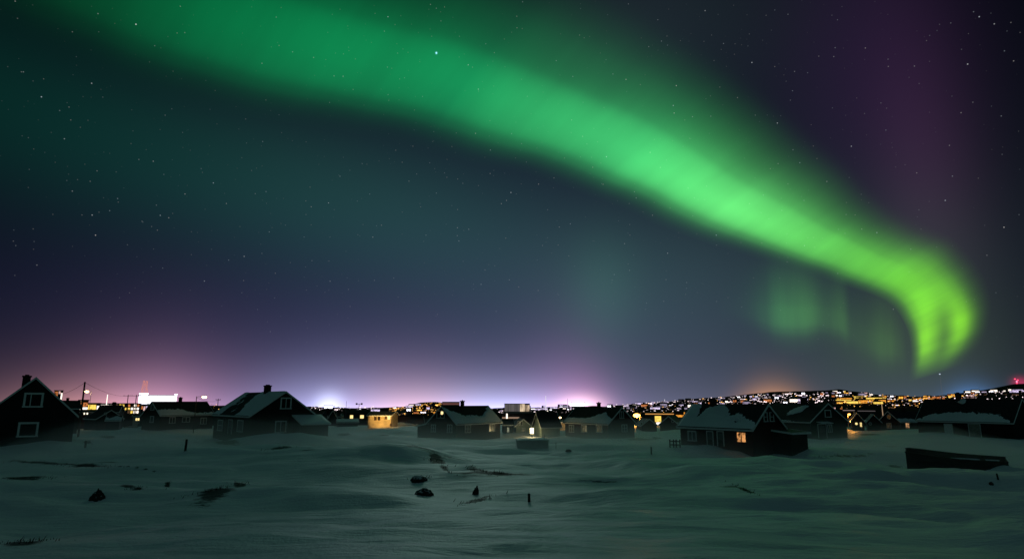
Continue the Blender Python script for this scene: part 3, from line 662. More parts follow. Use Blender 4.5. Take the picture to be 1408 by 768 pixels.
# gambrel house
p = at(492.5, HY, 150); az = math.atan2(p[0], p[1]); z = gz(p[0], p[1]); mpp = float((p-EYE)@FWD)/F
gr = thing('gambrel_house', 'black gambrel roofed house with two bright dormer windows', 'house', (p[0], p[1], z), -az+.12)
hz = lambda y: at(492.5, y, 150)[2]-z
L2 = 16.6*mpp; pts = [(-3.2, -1.5), (3.2, -1.5), (3.2, hz(578)), (2.5, hz(567)), (.9, hz(562.8)), (-.9, hz(562.8)), (-2.5, hz(567)), (-3.2, hz(578))]
m = MB(); m.prism([(y*.96, zz-.1 if zz > 0 else zz) for y, zz in pts], 0, -L2+.1, L2-.1); m.build('wall', M_wall['black'], gr)
m = MB(); top = pts[2:]; m.prism(top+[(y*.985, zz-.14) for y, zz in reversed(top)], 0, -L2, L2); rf = m.build('roof', M_roof, gr)
m = MB(); m.box(-L2+.3, -L2+.9, -.4, .4, hz(564), hz(560.8)); m.build('chimney', M_brick, rf)
for px, w2 in ((482.4, 2.0), (496, 2.4)):
    xl = (px-492.5)*mpp; d = MB(); za, zb = hz(576), hz(568.5)
    d.prism([(xl-w2*mpp-.15, za), (xl+w2*mpp+.15, za), (xl+w2*mpp+.15, zb), (xl, zb+.35), (xl-w2*mpp-.15, zb)], 1, -3.25, -1.5); dm = d.build('dormer', M_wall['black'], gr)
    d = MB(); d.box(xl-w2*mpp, xl+w2*mpp, -3.29, -3.255, hz(574.3), hz(569.8)); d.build('pane', M_yellowwin, dm)
m = MB(); m.box(L2-.05, L2+.25, -2.6, -2.3, hz(574), hz(573)); wl = m.build('added_lamp', glow('added sodium glow', lin(255, 200, 110), 3.), gr)  # added lamp box, posing as the source for the lit ochre front
# street lit ochre building
h = back('town_house', 'ochre two storey house brightly lit by lamplight', 510, 545.5, 565, 570.3, 128, 'F', -.28, 5.5, wallmat=M_ochre); yb = h
for bb in ((514.5, 572, 518, 577.5), (519.5, 572, 523, 577.5), (529, 571.5, 532, 576), (536, 581.5, 539, 585.5)): h.window('F', bb, 2, pane=M_glass, fw=.07, frame=mat('brown window frame', (.10, .045, .02), .6))
h.window('F', (532.8, 571, 536.6, 576.5), 1, pane=M_yellowwin, fw=.06)
h = back('longhouse', 'low long house with dark red snow dusted roof left of the lean-to house', 545.5, 583, 572, 583.5, 135, 'F', .1, 6, 'red', roof=M_redroof); h.snow(lower(lambda u: .18+.2*np.sin(u*4+.6), .1, 16)); h.chimney((570.5, 574, 573.5, 578))
# lamplit pair
ga = back('cottage', 'pale green cottage whose gable is lit by the bright porch lamp', 704.5, 728.2, 574.8, 585, 101, 'G', .12, 6, wallmat=M_pale)
ga.window('R', (711.5, 578.5, 714.6, 584.5), 1, fw=.06, pane=M_curtain); ga.window('R', (716, 578.5, 718.8, 584.5), 1, fw=.06)
ga.door('R', (717.5, 588, 722.5, 599), glass=True)
h = back('cottage', 'dark low wing with one white framed window, left of the lamplit green gable', 689.5, 706, 575, 583, 100, 'F', .1, 3.6, 'black'); h.window('F', (697, 587, 700.4, 594), 1, 2, fw=.07, pane=glow('faint lit window', lin(230, 235, 200), .35))
gb = back('cottage', 'narrow steep roofed green cottage beside the porch lamp', 735.5, 767, 566.8, 586.5, 96.5, 'F', .42, 3.4, wallmat=M_pale)
h = back('storehouse', 'yellow lit house front seen between the steep cottage and the pink glow house', 760, 782, 576, 579, 118, 'F', .1, 5, wallmat=M_ochre, cat='storehouse'); yl = h
# cabins between the pink-glow house and the warm-window house
h = back('cabin', 'small dark cabin with a white emblem on its gable, below the orange flare', 875.5, 899, 575, 584, 126, 'G', .22, 6, 'black', cat='cabin'); h.window('R', (880.7, 580, 883.7, 584), 1, fw=.07)
h.snow(lower(lambda u: .3+0*u, .1, 17), False)
h = back('cabin', 'dark round gabled cabin just left of the snow roofed warm window house', 909, 938, 571, 583, 124, 'G', -.2, 7, 'black', cat='cabin'); rw = disc(h, 'R', 925, 578.5, .28, 'round_window', M_trim, h.root); disc(h, 'R', 925, 578.5, .2, 'pane', M_glass, rw, .04)
h.snow(lower(lambda u: .35+0*u, .1, 18), False); h.snow(lower(lambda u: .3+0*u, .1, 18))
# twin gables by the orange lit snow
for i, (pa, pb, ap, tone) in enumerate(((1165, 1185.5, 566.5, 'with two round lit windows'), (1186.5, 1208, 568.5, 'nearer the antenna mast'))):
    h = back('cabin', ('left of two joined dark gables behind orange lit snow', 'right of two joined dark gables behind orange lit snow')[i], pa, pb, ap, 579.5, 121, 'G', .05, 7, 'black', cat='cabin')
    h.snow(lower(lambda u: .22+0*u, .1, 19+i)); rw = disc(h, 'R', (1177.5, 1196.5)[i], 582, .26, 'round_window', M_trim, h.root); disc(h, 'R', (1177.5, 1196.5)[i], 582, .2, 'pane', (M_yellowwin, M_curtain)[i], rw, .04)
    if i == 0: h.window('R', (1182.2, 580, 1185.4, 586.5), 2, fw=.05, pane=M_yellowwin)

# ------------------------------------------------------------------ lamps
def point(name, loc, watts, rgb, r=.15, parent=None):
    l = bpy.data.lights.new(name, 'POINT'); l.energy = watts; l.color = rgb; l.shadow_soft_size = r
    o = bpy.data.objects.new(name, l); COL.objects.link(o); o.location = [float(c) for c in loc]
    if parent: o.parent = parent
    return o
AMBER, WARM, COOL = lin(255, 170, 70), lin(255, 214, 150), lin(235, 240, 255)
def street_lamp(label, px, py, pole_px, depth, rgb, watts, strength=6, r=.16, poleh=.06, group=None, dark=False):
    p = at(pole_px, HY, depth); q = at(px, py, depth); z = gz(p[0], p[1]); zt = q[2]
    t = thing('street_lamp', label, 'street lamp', (p[0], p[1], z), 0, group)
    m = MB(); m.tube((0, 0, -.6), (0, 0, zt-z+.1), poleh, poleh*.7); m.build('pole', M_wood if dark else M_metal, t)
    dxy = np.array([q[0]-p[0], q[1]-p[1]])
    m = MB(); m.tube((0, 0, zt-z), (dxy[0], dxy[1], zt-z+.12), .035); m.build('arm', M_metal, t)
    m = MB(); m.prism([(dxy[1]-.2, zt-z+.14), (dxy[1]+.2, zt-z+.14), (dxy[1]+.1, zt-z+.26), (dxy[1]-.1, zt-z+.26)], 0, dxy[0]-.35, dxy[0]+.35); hd = m.build('lamp_head', M_metal, t)
    m = MB(); N = 10
    for i in range(5):
        a, b = math.pi*i/5, math.pi*(i+1)/5
        ring = lambda a: [(dxy[0]+r*2*math.sin(a)*math.cos(k*2*math.pi/N), dxy[1]+r*math.sin(a)*math.sin(k*2*math.pi/N), zt-z-.02+r*math.cos(a)) for k in range(N)]
        A, B = ring(a), ring(b); m.mesh(A+B, [(k, (k+1) % N, N+(k+1) % N, N+k) for k in range(N)])
    m.build('bulb', glow('bulb %.2f %.2f %d' % (rgb[1], rgb[2], strength), rgb, strength), hd, True)
    if watts: point('lamp_light', (dxy[0], dxy[1], zt-z-r-.25), watts, rgb, .2, t)
    return t
street_lamp('tall lit street lamp beside the leaning utility pole, arm pointing left', 119.5, 537.8, 123.8, 170, WARM, 300, 8, .3, .07)
street_lamp('dark wooden pole with a globe lamp above the small snowy roofed house', 281, 545.2, 269.7, 118, WARM, 25, 8, .24, .09, dark=True)
street_lamp('sodium lamp flaring orange above the small emblem cabin', 875.5, 570.5, 879, 150, AMBER, 1500, 12, .42, .07)
street_lamp('lamp on a curved arm lighting the snow before the twin gables', 1167.5, 569, 1163.5, 119, AMBER, 420, 8, .14, .07)
street_lamp('lamp behind the steep cottage lighting the yellow storehouse', 770, 573.5, 764, 113, WARM, 90, 8, .12, .06)
# porch lamp on the narrow cottage
c = gb.on('L', 731.3, 592) if False else None
pl = at(731.3, 591.5, 94.2); mp = MB(); mp.box(-.22, .22, -.1, .1, -.35, .35)
t = thing('porch_lamp', 'blinding white porch lamp on a short post between the two green cottages', 'lamp', (pl[0], pl[1], gz(pl[0], pl[1])))
zz = pl[2]-gz(pl[0], pl[1]); m = MB(); m.tube((0, .12, -.5), (0, .12, zz+.4), .05); m.build('post', M_wood, t)
m = MB(); m.box(-.25, .25, -.1, .06, zz-.42, zz+.36); m.build('lantern', glow('porch lamp glass', lin(255, 232, 170), 9.), t)
point('lamp_light', (-.1, -.45, zz-.1), 130, lin(255, 226, 160), .2, t)
# added unseen spots hanging free before the ochre house to light its front
def spot(name, loc, aim, watts, rgb, deg):
    l = bpy.data.lights.new(name, 'SPOT'); l.energy = watts; l.color = rgb; l.shadow_soft_size = .2; l.spot_size = R(deg); l.spot_blend = .6
    o = bpy.data.objects.new(name, l); COL.objects.link(o); o.location = [float(c) for c in loc]
    from mathutils import Vector
    o.rotation_euler = (Vector([float(c) for c in aim])-o.location).to_track_quat('-Z', 'Y').to_euler(); return o
spot('added_facade_spot', at(511, 569.5, 119.5), at(527, 577, 127.), 1900, lin(255, 206, 122), 50)
spot('added_facade_spot', at(549, 571, 119.), at(536, 578, 127.), 1300, lin(255, 206, 122), 46)
# ------------------------------------------------------------------ the town: lit commercial buildings at the left
M_dark = mat('dark painted facade', (.05, .045, .045), .8, .25, .3, .4); M_flat = mat('flat roof felt', (.03, .03, .032), .9, .1)
def block(name, label, cat, px0, px1, ytop, depth, deep=14., wall=None, roof_h=.35, turn=0., windows=None, front=None, group=None, ybase=None):
    """flat roofed building facing the village: wall box, roof slab, glowing plates as lit windows and lamplit fronts"""
    pm = (px0+px1)/2; p = at(pm, HY, depth); az = math.atan2(p[0], p[1]); mpp = float((p-EYE)@FWD)/F
    z = gz(p[0], p[1]); w = (px1-px0)*mpp*math.cos(az); h = at(pm, ytop, depth)[2]-z; Z = lambda y: at(pm, y, depth)[2]-z
    t = thing(name, label, cat, (p[0], p[1], z), -az+turn, group)
    m = MB(); m.box(-w/2, w/2, 0, deep, -3, h-roof_h); m.build('wall', wall or M_dark, t)
    m = MB(); m.box(-w/2-.3, w/2+.3, -.35, deep+.3, h-roof_h, h); m.build('roof', M_flat, t)
    X = lambda px: (px-pm)*mpp*math.cos(az)
    for (xa, ya, xb, yb, ma) in windows or ():
        m = MB(); m.box(X(xa), X(xb), -.12, -.01, Z(yb), Z(ya)); m.build('window', ma, t)  # glowing plate; on fronts and eaves it stands in for lamplight
    return t, X, Z, mpp
G_amber = glow('amber lit facade', lin(255, 168, 62), 1.0, True, (.9, .25, .6)); G_yel = glow('yellow lit facade', lin(255, 214, 96), 1.25, True, (.9, .2, .55))  # facade emission stands in for lamplight falling on the walls
G_orange = glow('orange lit facade', lin(250, 150, 84), .8, True, (.9, .3, .65)); G_white = glow('white lit facade', lin(255, 240, 225), 1.7, True, (.3, .1, .5))
G_flood = glow('glowing floodlit wall', lin(246, 244, 255), 2.4); G_violet = glow('violet white lit facade', lin(232, 214, 255), 1.15, True, (.35, .25, .6))
G_pink = glow('pinkish lit facade', lin(255, 205, 200), .9, True, (.3, .3, .6)); G_dim = glow('dim lit facade', lin(200, 150, 110), .32, True, (.4, .35, .65))
block('commercial_block', 'orange lit flat roofed building with bright base right of the leaning pole', 'building', 108, 122, 549, 330, 14, windows=[(108.5, 550.3, 114, 552, G_dim), (109, 553, 121.5, 558.5, G_orange), (108.5, 559.5, 121.5, 563, G_white)])
block('filling_station', 'yellow lit building with a long glowing canopy edge', 'building', 121, 139, 553.4, 340, 14, windows=[(121.5, 556, 133, 562.5, G_yel), (134, 557.5, 138.6, 563, G_white)])
t, X, Z, mpp = block('canopy', 'long low canopy with a glowing white edge above the dark roofs', 'canopy', 139, 168, 553.8, 345, 6, roof_h=.8, windows=[(139.3, 554.2, 150, 556.2, G_white), (151, 554.6, 167, 556, G_white)])
wins = []
for r, (ya, yb) in enumerate(((555.5, 558.5), (560, 563), (564.5, 567.8))):
    for c in range(8):
        if rng.random() < .82: wins.append((160.5+c*4.1, ya, 163.3+c*4.1, yb, [G_orange, G_pink, G_yel, G_dim, G_white][int(rng.integers(5))]))
block('apartment_block', 'dark three storey block with a grid of mixed orange and white windows', 'building', 159, 194, 553.8, 310, 14, windows=wins)
block('tower_block', 'tall orange lit building rising behind the leftmost gable roof', 'building', 73, 85, 536, 420, 14, windows=[(73.5, 538, 78, 547, G_orange), (79, 537.5, 82, 541, G_pink), (82.4, 540, 84.6, 549, G_white)])
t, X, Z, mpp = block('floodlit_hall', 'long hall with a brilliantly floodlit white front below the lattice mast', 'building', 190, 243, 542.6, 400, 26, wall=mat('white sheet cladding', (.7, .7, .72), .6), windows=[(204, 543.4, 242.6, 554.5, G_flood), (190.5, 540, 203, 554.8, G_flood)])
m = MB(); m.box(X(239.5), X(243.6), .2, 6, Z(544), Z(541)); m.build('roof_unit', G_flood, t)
block('lit_terrace', 'low row of glowing windows beneath the floodlit hall', 'building', 194.5, 211, 556.5, 290, 8, windows=[(195+i*3.2, 558, 197.4+i*3.2, 562+i % 2*2, [G_orange, G_pink, G_violet][i % 3]) for i in range(5)])
def mast(name, label, px, ytop, depth, wide, lit=None, red=False, lattice=True, group=None, tops=0):
    p = at(px, HY, depth); z = gz(p[0], p[1]); h = at(px, ytop, depth)[2]-z
    t = thing(name, label, 'mast', (p[0], p[1], z), .2, group); m = MB()
    if lattice:
        n = max(4, int(h/wide/1.3)); w = lambda k: wide/2*(1-.65*k/n)
        for sx_ in (-1, 1):
            for sy_ in (-1, 1): m.tube((sx_*w(0), sy_*w(0), -1), (sx_*w(n), sy_*w(n), h), .09, .06, 5)
        for k in range(n):
            za, zb = h*k/n, h*(k+1)/n; a, b = w(k), w(k+1)
            for (p1, p2) in (((-a, -a), (b, -b)), ((a, -a), (-b, -b)), ((-a, a), (b, b)), ((a, a), (-b, b)), ((-a, -a), (-b, b)), ((a, -a), (b, b))): m.tube((*p1, za), (*p2, zb), .09, None, 4)
            m.tube((-b, -b, zb), (b, -b, zb), .05, None, 4)
        m.build('lattice', lit or M_metal, t)
    else:
        m.tube((0, 0, -1), (0, 0, h), wide, wide*.6); m.build('pole', lit or M_metal, t)
    if tops:
        m = MB(); m.bar((-tops, 0, h-.3), (tops, 0, h-.3), .15, .15)
        for sx_ in (-1, 1): m.box(sx_*tops-.35, sx_*tops+.35, -.2, .2, h-.55, h+.1)
        m.build('crossarm', M_cable, t)
    if red:
        for k, zz in enumerate((h, h*.72) if lattice else (h,)):
            m = MB(); m.box(-.7, .7, -.7, .7, zz, zz+1.4); m.build('beacon', red, t)
    return t
G_red = glow('red beacon', (1., .05, .12), 3.); G_lattice = glow('glowing lattice', lin(225, 140, 120), .9); G_mastw = glow('glowing white mast', lin(250, 244, 255), .8)  # masts and posts emit in place of lamplight falling on them
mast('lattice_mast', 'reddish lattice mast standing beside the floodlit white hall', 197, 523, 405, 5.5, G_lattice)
mast('lit_post', 'slim brightly lit post left of the dark apartment block', 146.8, 542, 300, .28, G_white, lattice=False)
mast('aerial_mast', 'thin dark mast above the white horizon glow', 476.3, 551, 300, .12, M_cable, lattice=False)
mast('floodlight_mast', 'dark mast with two lamp boxes above the gambrel house', 494, 554, 260, .12, M_cable, lattice=False, tops=1.0)
mast('antenna_mast', 'pale thin antenna mast behind the twin gables', 1212, 554.5, 150, .13, glow('glowing pale mast', lin(230, 190, 150), .45), lattice=False)
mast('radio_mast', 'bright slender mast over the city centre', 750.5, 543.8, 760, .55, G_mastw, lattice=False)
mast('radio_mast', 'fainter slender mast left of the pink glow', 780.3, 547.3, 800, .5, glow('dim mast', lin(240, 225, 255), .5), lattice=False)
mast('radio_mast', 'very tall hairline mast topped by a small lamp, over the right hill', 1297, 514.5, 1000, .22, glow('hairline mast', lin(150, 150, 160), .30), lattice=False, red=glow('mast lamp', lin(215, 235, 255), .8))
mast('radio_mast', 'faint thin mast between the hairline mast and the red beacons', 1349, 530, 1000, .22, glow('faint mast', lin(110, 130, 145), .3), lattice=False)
rm = mast('beacon_mast', 'mast with glowing pink red beacons at the far right', 1402, 527, 1000, 2.2, M_metal, red=G_red)
for k, (ox, oz) in enumerate(((-2.5, -1.5), (2.4, -3.2), (.2, -5.5))):
    m = MB(); m.box(ox-.8, ox+.8, -.6, .6, 26.5+oz, 28+oz); m.build('beacon', G_red if k < 2 else glow('pink beacon', lin(255, 150, 190), 2.), rm)
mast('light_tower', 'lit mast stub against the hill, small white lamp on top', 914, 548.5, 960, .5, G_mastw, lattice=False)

# utility poles and cables
def pole(label, px, ytop, depth, r=.11, arm=0., two=False, group=None):
    p = at(px, HY, depth); z = gz(p[0], p[1]); h = at(px, ytop, depth)[2]-z
    t = thing('utility_pole', label, 'pole', (p[0], p[1], z), .1, group); m = MB()
    if two:
        for s in (-1, 1): m.tube((s*1.4, 0, -1), (s*1.4, 0, h), r, r*.8)
    else: m.tube((0, 0, -1), (0, 0, h), r, r*.75)
    m.build('pole', M_wood, t)
    if arm:
        m = MB(); m.bar((-arm, 0, h-.35), (arm, 0, h-.35), .14, .14); m.build('crossarm', M_wood, t)
        for s in (-1, 0, 1):
            m = MB(); m.tube((s*arm*.9, 0, h-.28), (s*arm*.9, 0, h-.05), .06, .04); m.build('insulator', M_metal, t)
    return np.array([p[0], p[1], z+h-.1])
pA = pole('dark utility pole leaning over the road right of the leftmost house', 113.4, 524.6, 105, .17, .0)
pB = pole('twin pole frame carrying cables before the lit apartment block', 181, 542.4, 230, .16, 3.1, True)
pC = pole('thin utility pole left of the annexed house roof', 299.8, 547.6, 190, .12, .7)
def cable(label, a, b, sag, r=.022):
    m = MB(); n = 16; pts = [a+(b-a)*i/n-np.array([0, 0, sag*4*(i/n)*(1-i/n)]) for i in range(n+1)]
    for i in range(n): m.tube(pts[i], pts[i+1], r, None, 5)
    tag(m.build('power_cable', M_cable), label, 'cable')
cable('slack cable from the leaning pole right to the twin pole frame', pA, pB+np.array([0, 0, .2]), 1.2)
cable('cable running from the leaning pole towards the leftmost house', pA, at(60, 541, 130), 1.0)
qL = at(270, 540, 118); cable('cable between the globe lamp pole and the thin pole', at(269.8, 546, 118), pC-np.array([0, 0, .5]), .5)

# ------------------------------------------------------------------ town centre and hill: special buildings
block('silo_hall', 'big grey box building with a lit right bay on the city skyline', 'building', 693.5, 728.5, 554.3, 620, 26, wall=mat('grey sheet cladding', (.30, .30, .29), .7, .2, .15, .2, .4, 3, ('X', 1.6)), turn=0,
      windows=[(693.8, 555.2, 714.5, 565.2, glow('glowing dusky cladding', lin(176, 168, 166), .34, True, (.5, .0, .9, (1.3, .05, .05)))), (715, 554.9, 721.6, 565.2, glow('lit bay', lin(255, 226, 190), .85, True, (.5, .1, .7, (1.2, .1, .3)))), (722.6, 556.4, 728, 565.2, glow('lit bay side', lin(255, 222, 186), .7, True, (.5, .2, .7, (1.2, .1, .3))))])  # cladding and bays glow in place of light on the walls
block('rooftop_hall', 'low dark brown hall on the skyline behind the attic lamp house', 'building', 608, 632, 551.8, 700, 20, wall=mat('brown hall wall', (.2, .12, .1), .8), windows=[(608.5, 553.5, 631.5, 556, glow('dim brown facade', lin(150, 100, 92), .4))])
block('warehouse', 'pale violet lit warehouse front on the far hillside', 'building', 1111.8, 1127.3, 544.4, 780, 22, windows=[(1112, 545, 1127, 553.6, glow('pale violet warehouse front', lin(228, 208, 240), .8, True, (.12, .0, .75, (1, 1, .25))))])
block('warehouse', 'low violet lit warehouse beside the taller pale one', 'building', 1132, 1148.5, 545.2, 800, 22, windows=[(1132.3, 545.8, 1148, 549.6, G_violet)])
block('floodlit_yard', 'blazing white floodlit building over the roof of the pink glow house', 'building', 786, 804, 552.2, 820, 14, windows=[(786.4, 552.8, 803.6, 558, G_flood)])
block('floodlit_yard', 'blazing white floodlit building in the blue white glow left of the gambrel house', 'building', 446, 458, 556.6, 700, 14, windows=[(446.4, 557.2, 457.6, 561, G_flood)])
block('domed_hall', 'hall with a bright half round front under a dark roof on the hill', 'building', 1093, 1105, 539.5, 900, 14, windows=[(1094, 541, 1099.5, 543.8, G_violet)])
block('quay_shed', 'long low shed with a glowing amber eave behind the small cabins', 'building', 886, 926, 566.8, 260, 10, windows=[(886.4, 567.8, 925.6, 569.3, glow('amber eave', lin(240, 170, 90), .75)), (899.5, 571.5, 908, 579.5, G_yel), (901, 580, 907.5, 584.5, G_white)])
block('stilt_house', 'amber edged house end right of the glowing eave shed', 'building', 928, 941.5, 565, 270, 8, windows=[(928.5, 570, 940, 573, G_amber), (939.5, 565.6, 941.3, 571.5, G_amber)])
block('long_store', 'long dark store with faintly glowing roof edge behind the lamplit cottages', 'building', 690, 737, 567.5, 240, 8, windows=[(690.5, 572.8, 714, 575, glow('dim warm eave', lin(230, 190, 160), .35))])  # eave strip is a faintly glowing plate
mast('chimney_stack', 'short white lit stack on the long dark store', 697, 568, 236, .45, G_white, lattice=False)  # stack glows in place of lamplight on it
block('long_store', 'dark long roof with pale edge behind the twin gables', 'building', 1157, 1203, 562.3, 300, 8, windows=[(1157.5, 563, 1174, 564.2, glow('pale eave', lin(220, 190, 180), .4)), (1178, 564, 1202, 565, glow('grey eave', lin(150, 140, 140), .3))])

# ------------------------------------------------------------------ the far town: single lit buildings, copies sharing meshes
def variant(w, d, h, front, style):
    m = MB(); m.box(-w/2, w/2, 0, d, -5, h, 0)
    if style == 0: m.prism([(-.3, h), (d/2, h+d*.16), (d+.3, h)], 0, -w/2-.3, w/2+.3, 0)
    else: m.box(-w/2-.2, w/2+.2, -.2, d+.2, h, h+.35, 0)
    if style == 2:
        k = max(2, int(w/2.2))
        for i in range(k): m.box(-w/2+.3+i*(w-.6)/k, -w/2+.3+(i+.72)*(w-.6)/k, -.1, -.01, h*.3, h*.8, 1)
    else: m.box(-w/2+.2, w/2-.2, -.1, -.01, h*.18, h*.92, 1)  # glowing front plate stands in for lamplight on the wall
    o = m.build('town_building', [M_dark, front]); return o
protos = {}
KINDS = {'white': ([G_white, G_violet, G_flood], 'tiny white lit building in the far town', 'white lit buildings of the far town'),
         'violet': ([G_violet, glow('soft violet facade', lin(205, 190, 225), .55, True, (.3, .2, .6))], 'tiny violet lit building in the far town', 'violet lit buildings of the far town'),
         'amber': ([G_amber, G_yel, glow('bright amber facade', lin(255, 178, 66), 1.5, True, (.3, .1, .5))], 'tiny amber lit building in the far town', 'amber lit buildings of the far town'),
         'pink': ([G_pink, G_orange], 'tiny pinkish lit building in the far town', 'pink lit buildings of the far town'),
         'dim': ([G_dim, glow('faintly glowing facade', lin(90, 80, 90), .12)], 'tiny dim building in the far town', 'dim buildings of the far town')}  # even the darkest front emits a little
for k, (ms, lb, gp) in KINDS.items():
    protos[k] = []
    for i in range(6):
        w = (3.5, 5, 7, 9, 12, 6)[i]; protos[k].append(variant(w, 8, (2.6, 3.2, 2.4, 3.6, 3.0, 4.4)[i], ms[i % len(ms)], i % 3))
used = set(); TOWN = []
def scatter(n, px, py, kinds, big=(0, 1, 2, 3, 4, 5), sc_=1., gap=3.0):
    k = tries = 0
    while k < n and tries < n*40:
        tries += 1
        x = random.uniform(*px); y = random.uniform(py[0](x) if callable(py[0]) else py[0], py[1])
        if any(abs(x-a)/3.4 < gap and abs(y-b) < gap*.75 for a, b in TOWN): continue
        h = hit(x, y)
        if h is None or math.hypot(h[0], h[1]) < 230: continue
        TOWN.append((x, y)); kind = random.choice(kinds); pr = protos[kind][random.choice(big)]
        o = pr if pr.name not in used else pr.copy()
        if pr.name not in used: used.add(pr.name)
        else: COL.objects.link(o)
        s = sc_*random.uniform(.4, .95); o.scale = (s, s, s*random.uniform(.8, 1.2))
        o.location = (h[0], h[1], gz(h[0], h[1])); o.rotation_euler = (0, 0, -math.atan2(h[0], h[1])+random.uniform(-.5, .5))
        tag(o, KINDS[kind][1], 'building', KINDS[kind][2]); k += 1
crest = lambda x: float(np.interp(x, HX, HC))
W_, A_, P_ = 'white', 'amber', 'pink'
scatter(44, (862, 960), (lambda x: crest(x)+.8, 563), ['violet', 'white', 'violet', 'dim', 'pink'], gap=1.15)
scatter(52, (955, 1110), (lambda x: crest(x)+.5, 558), ['violet', 'white', 'violet', 'white', 'pink', 'dim'], gap=1.05)
scatter(26, (1128, 1205), (lambda x: crest(x)+.3, 546.5), ['white', 'violet', 'pink', 'amber'], gap=.9, sc_=.85)
scatter(26, (1155, 1216), (547.5, 555.5), ['amber'], (2, 3, 4), 1.35, gap=.8)
scatter(24, (1214, 1300), (lambda x: crest(x)+1.5, 553), ['amber', 'white', 'amber', 'pink'], gap=1.0, sc_=.85)
scatter(10, (1130, 1300), (555, 564), ['dim', 'white', 'pink'], gap=1.6, sc_=.6)
scatter(22, (1268, 1342), (lambda x: crest(x)+.8, 549.5), ['amber', 'amber', 'pink'], gap=.8, sc_=.75)
scatter(12, (1330, 1408), (lambda x: crest(x)+.1, 540), ['white'], (2, 3, 4), .8, gap=.9)
scatter(5, (1340, 1408), (540, 548), ['white', 'dim'], gap=1.4, sc_=.7)
scatter(34, (535, 634), (lambda x: crest(x)+.8, 572), ['amber', 'pink', 'pink', 'white', 'dim'], gap=.95)
scatter(30, (636, 780), (558.5, 570), ['violet', 'white', 'dim', 'pink'], gap=1.1)
scatter(16, (728, 862), (558, 564), ['violet', 'white', 'white'], gap=1.0)
scatter(12, (240, 540), (557.5, 568), ['violet', 'dim', 'pink', 'white'], gap=1.4)
scatter(10, (84, 200), (549.5, 566), ['amber', 'white', 'pink'], gap=1.3)
for k in protos:
    for o in protos[k]:
        if o.name not in used: bpy.data.objects.remove(o)
# the countless small lamps between the buildings
def lights(label, rgb, strength, n, zones, r=.42):
    m = MB(); k = 0
    while k < n:
        a, b, top, bot = random.choice(zones); x = random.uniform(a, b); y = random.uniform(top(x) if callable(top) else top, bot); h = hit(x, y)
        if h is None or math.hypot(h[0], h[1]) < 300: k += 1; continue
        q = h+np.array([0, 0, 1.8]); s = r*random.uniform(.5, 1.5)*math.hypot(h[0], h[1])/900; wd = random.choice((1, 1, 1.5, 2.2, 3.2))
        m.mesh([q+np.array(d)*s*np.array([wd, 1, 1]) for d in ((1, 0, 0), (-1, 0, 0), (0, 1, 0), (0, -1, 0), (0, 0, 1), (0, 0, -1))], [(0, 2, 4), (2, 1, 4), (1, 3, 4), (3, 0, 4), (2, 0, 5), (1, 2, 5), (3, 1, 5), (0, 3, 5)]); k += 1
    tag(m.build('town_lights', glow('town lights %d %d' % (strength*10, n), rgb, strength, True, (.06, .36, .72))), label, 'lights', kind='stuff')
c1 = lambda x: crest(x)+.6
lights('countless tiny white lamps of the far town', lin(255, 232, 236), 2.8, 1100, [(640, 870, 557, 570), (860, 1130, c1, 568), (860, 1130, c1, 558), (1000, 1200, c1, 556), (1200, 1408, c1, 560), (380, 520, 557, 566)])
lights('countless tiny amber lamps of the far town', lin(255, 188, 96), 3., 800, [(535, 640, c1, 573), (535, 640, c1, 566), (870, 1130, c1, 578), (1150, 1345, 544, 562), (1150, 1220, 546, 556), (60, 330, 553, 568)])

# ------------------------------------------------------------------ things on the snow
# open boat, half buried
bp_ = hit(1303, 641); bx, by = 29.7, 43.9; bz = gz(bx, by)
bt = thing('boat', 'black open wooden boat half buried in the snow in front of the long right house', 'boat', (bx, by, bz+.05), R(-33.)); bt.rotation_euler = (R(6), 0, R(-33.))
ST = []   # t, half width, gunwale z, bottom z
for t, hwid, gun, bot in ((-2.8, .70, 1.30, -.8), (-2.6, .88, 1.30, -.8), (-1.9, 1.05, 1.22, -.8), (-.9, 1.12, 1.10, -.8), (.2, 1.1, 1.0, -.8), (1.3, 1.02, .95, -.8), (2.3, .94, .93, -.8), (2.75, .84, .92, -.8)):
    ST.append((t, hwid, gun, bot))
def section(t, w, g, b, k=0.):
    return [(t, -w+k, g-(0.0 if k == 0 else 0)), (t, -w*.95+k, (g+b)/2+.05), (t, -w*.72+k, b+.12), (t, 0, b+.02), (t, w*.72-k, b+.12), (t, w*.95-k, (g+b)/2+.05), (t, w-k, g)]
m = MB(); outer = [section(*q) for q in ST]; inner = [section(t*.985, w, g, b+.09, .07) for t, w, g, b in ST]
ns = len(ST); vs_ = [p for s in outer for p in s]+[p for s in inner for p in s]; fs = []; o7 = ns*7
for i in range(ns-1):
    for j in range(6):
        fs.append((i*7+j, (i+1)*7+j, (i+1)*7+j+1, i*7+j+1)); fs.append((o7+i*7+j, o7+i*7+j+1, o7+(i+1)*7+j+1, o7+(i+1)*7+j))
    for j in (0, 6): fs.append((i*7+j, (i+1)*7+j, o7+(i+1)*7+j, o7+i*7+j))
for i in (0, ns-1):
    fs.append(tuple(i*7+j for j in range(7))); fs.append(tuple(o7+i*7+j for j in range(7))); fs.append((i*7, i*7+6, o7+i*7+6, o7+i*7))
m.mesh(vs_, fs); m.build('hull', M_hull, bt)
for sg in (-1, 1):
    m = MB()
    for (a, b) in zip(ST[:-1], ST[1:]): m.bar((a[0], sg*(a[1]-.02), a[2]+.03), (b[0], sg*(b[1]-.02), b[2]+.03), .13, .07)
    m.build('gunwale', M_hull, bt)
for x in (-1.75, 1.5):
    m = MB(); m.box(x-.14, x+.14, -.88, .88, .80, .86); m.build('thwart', M_hull, bt)
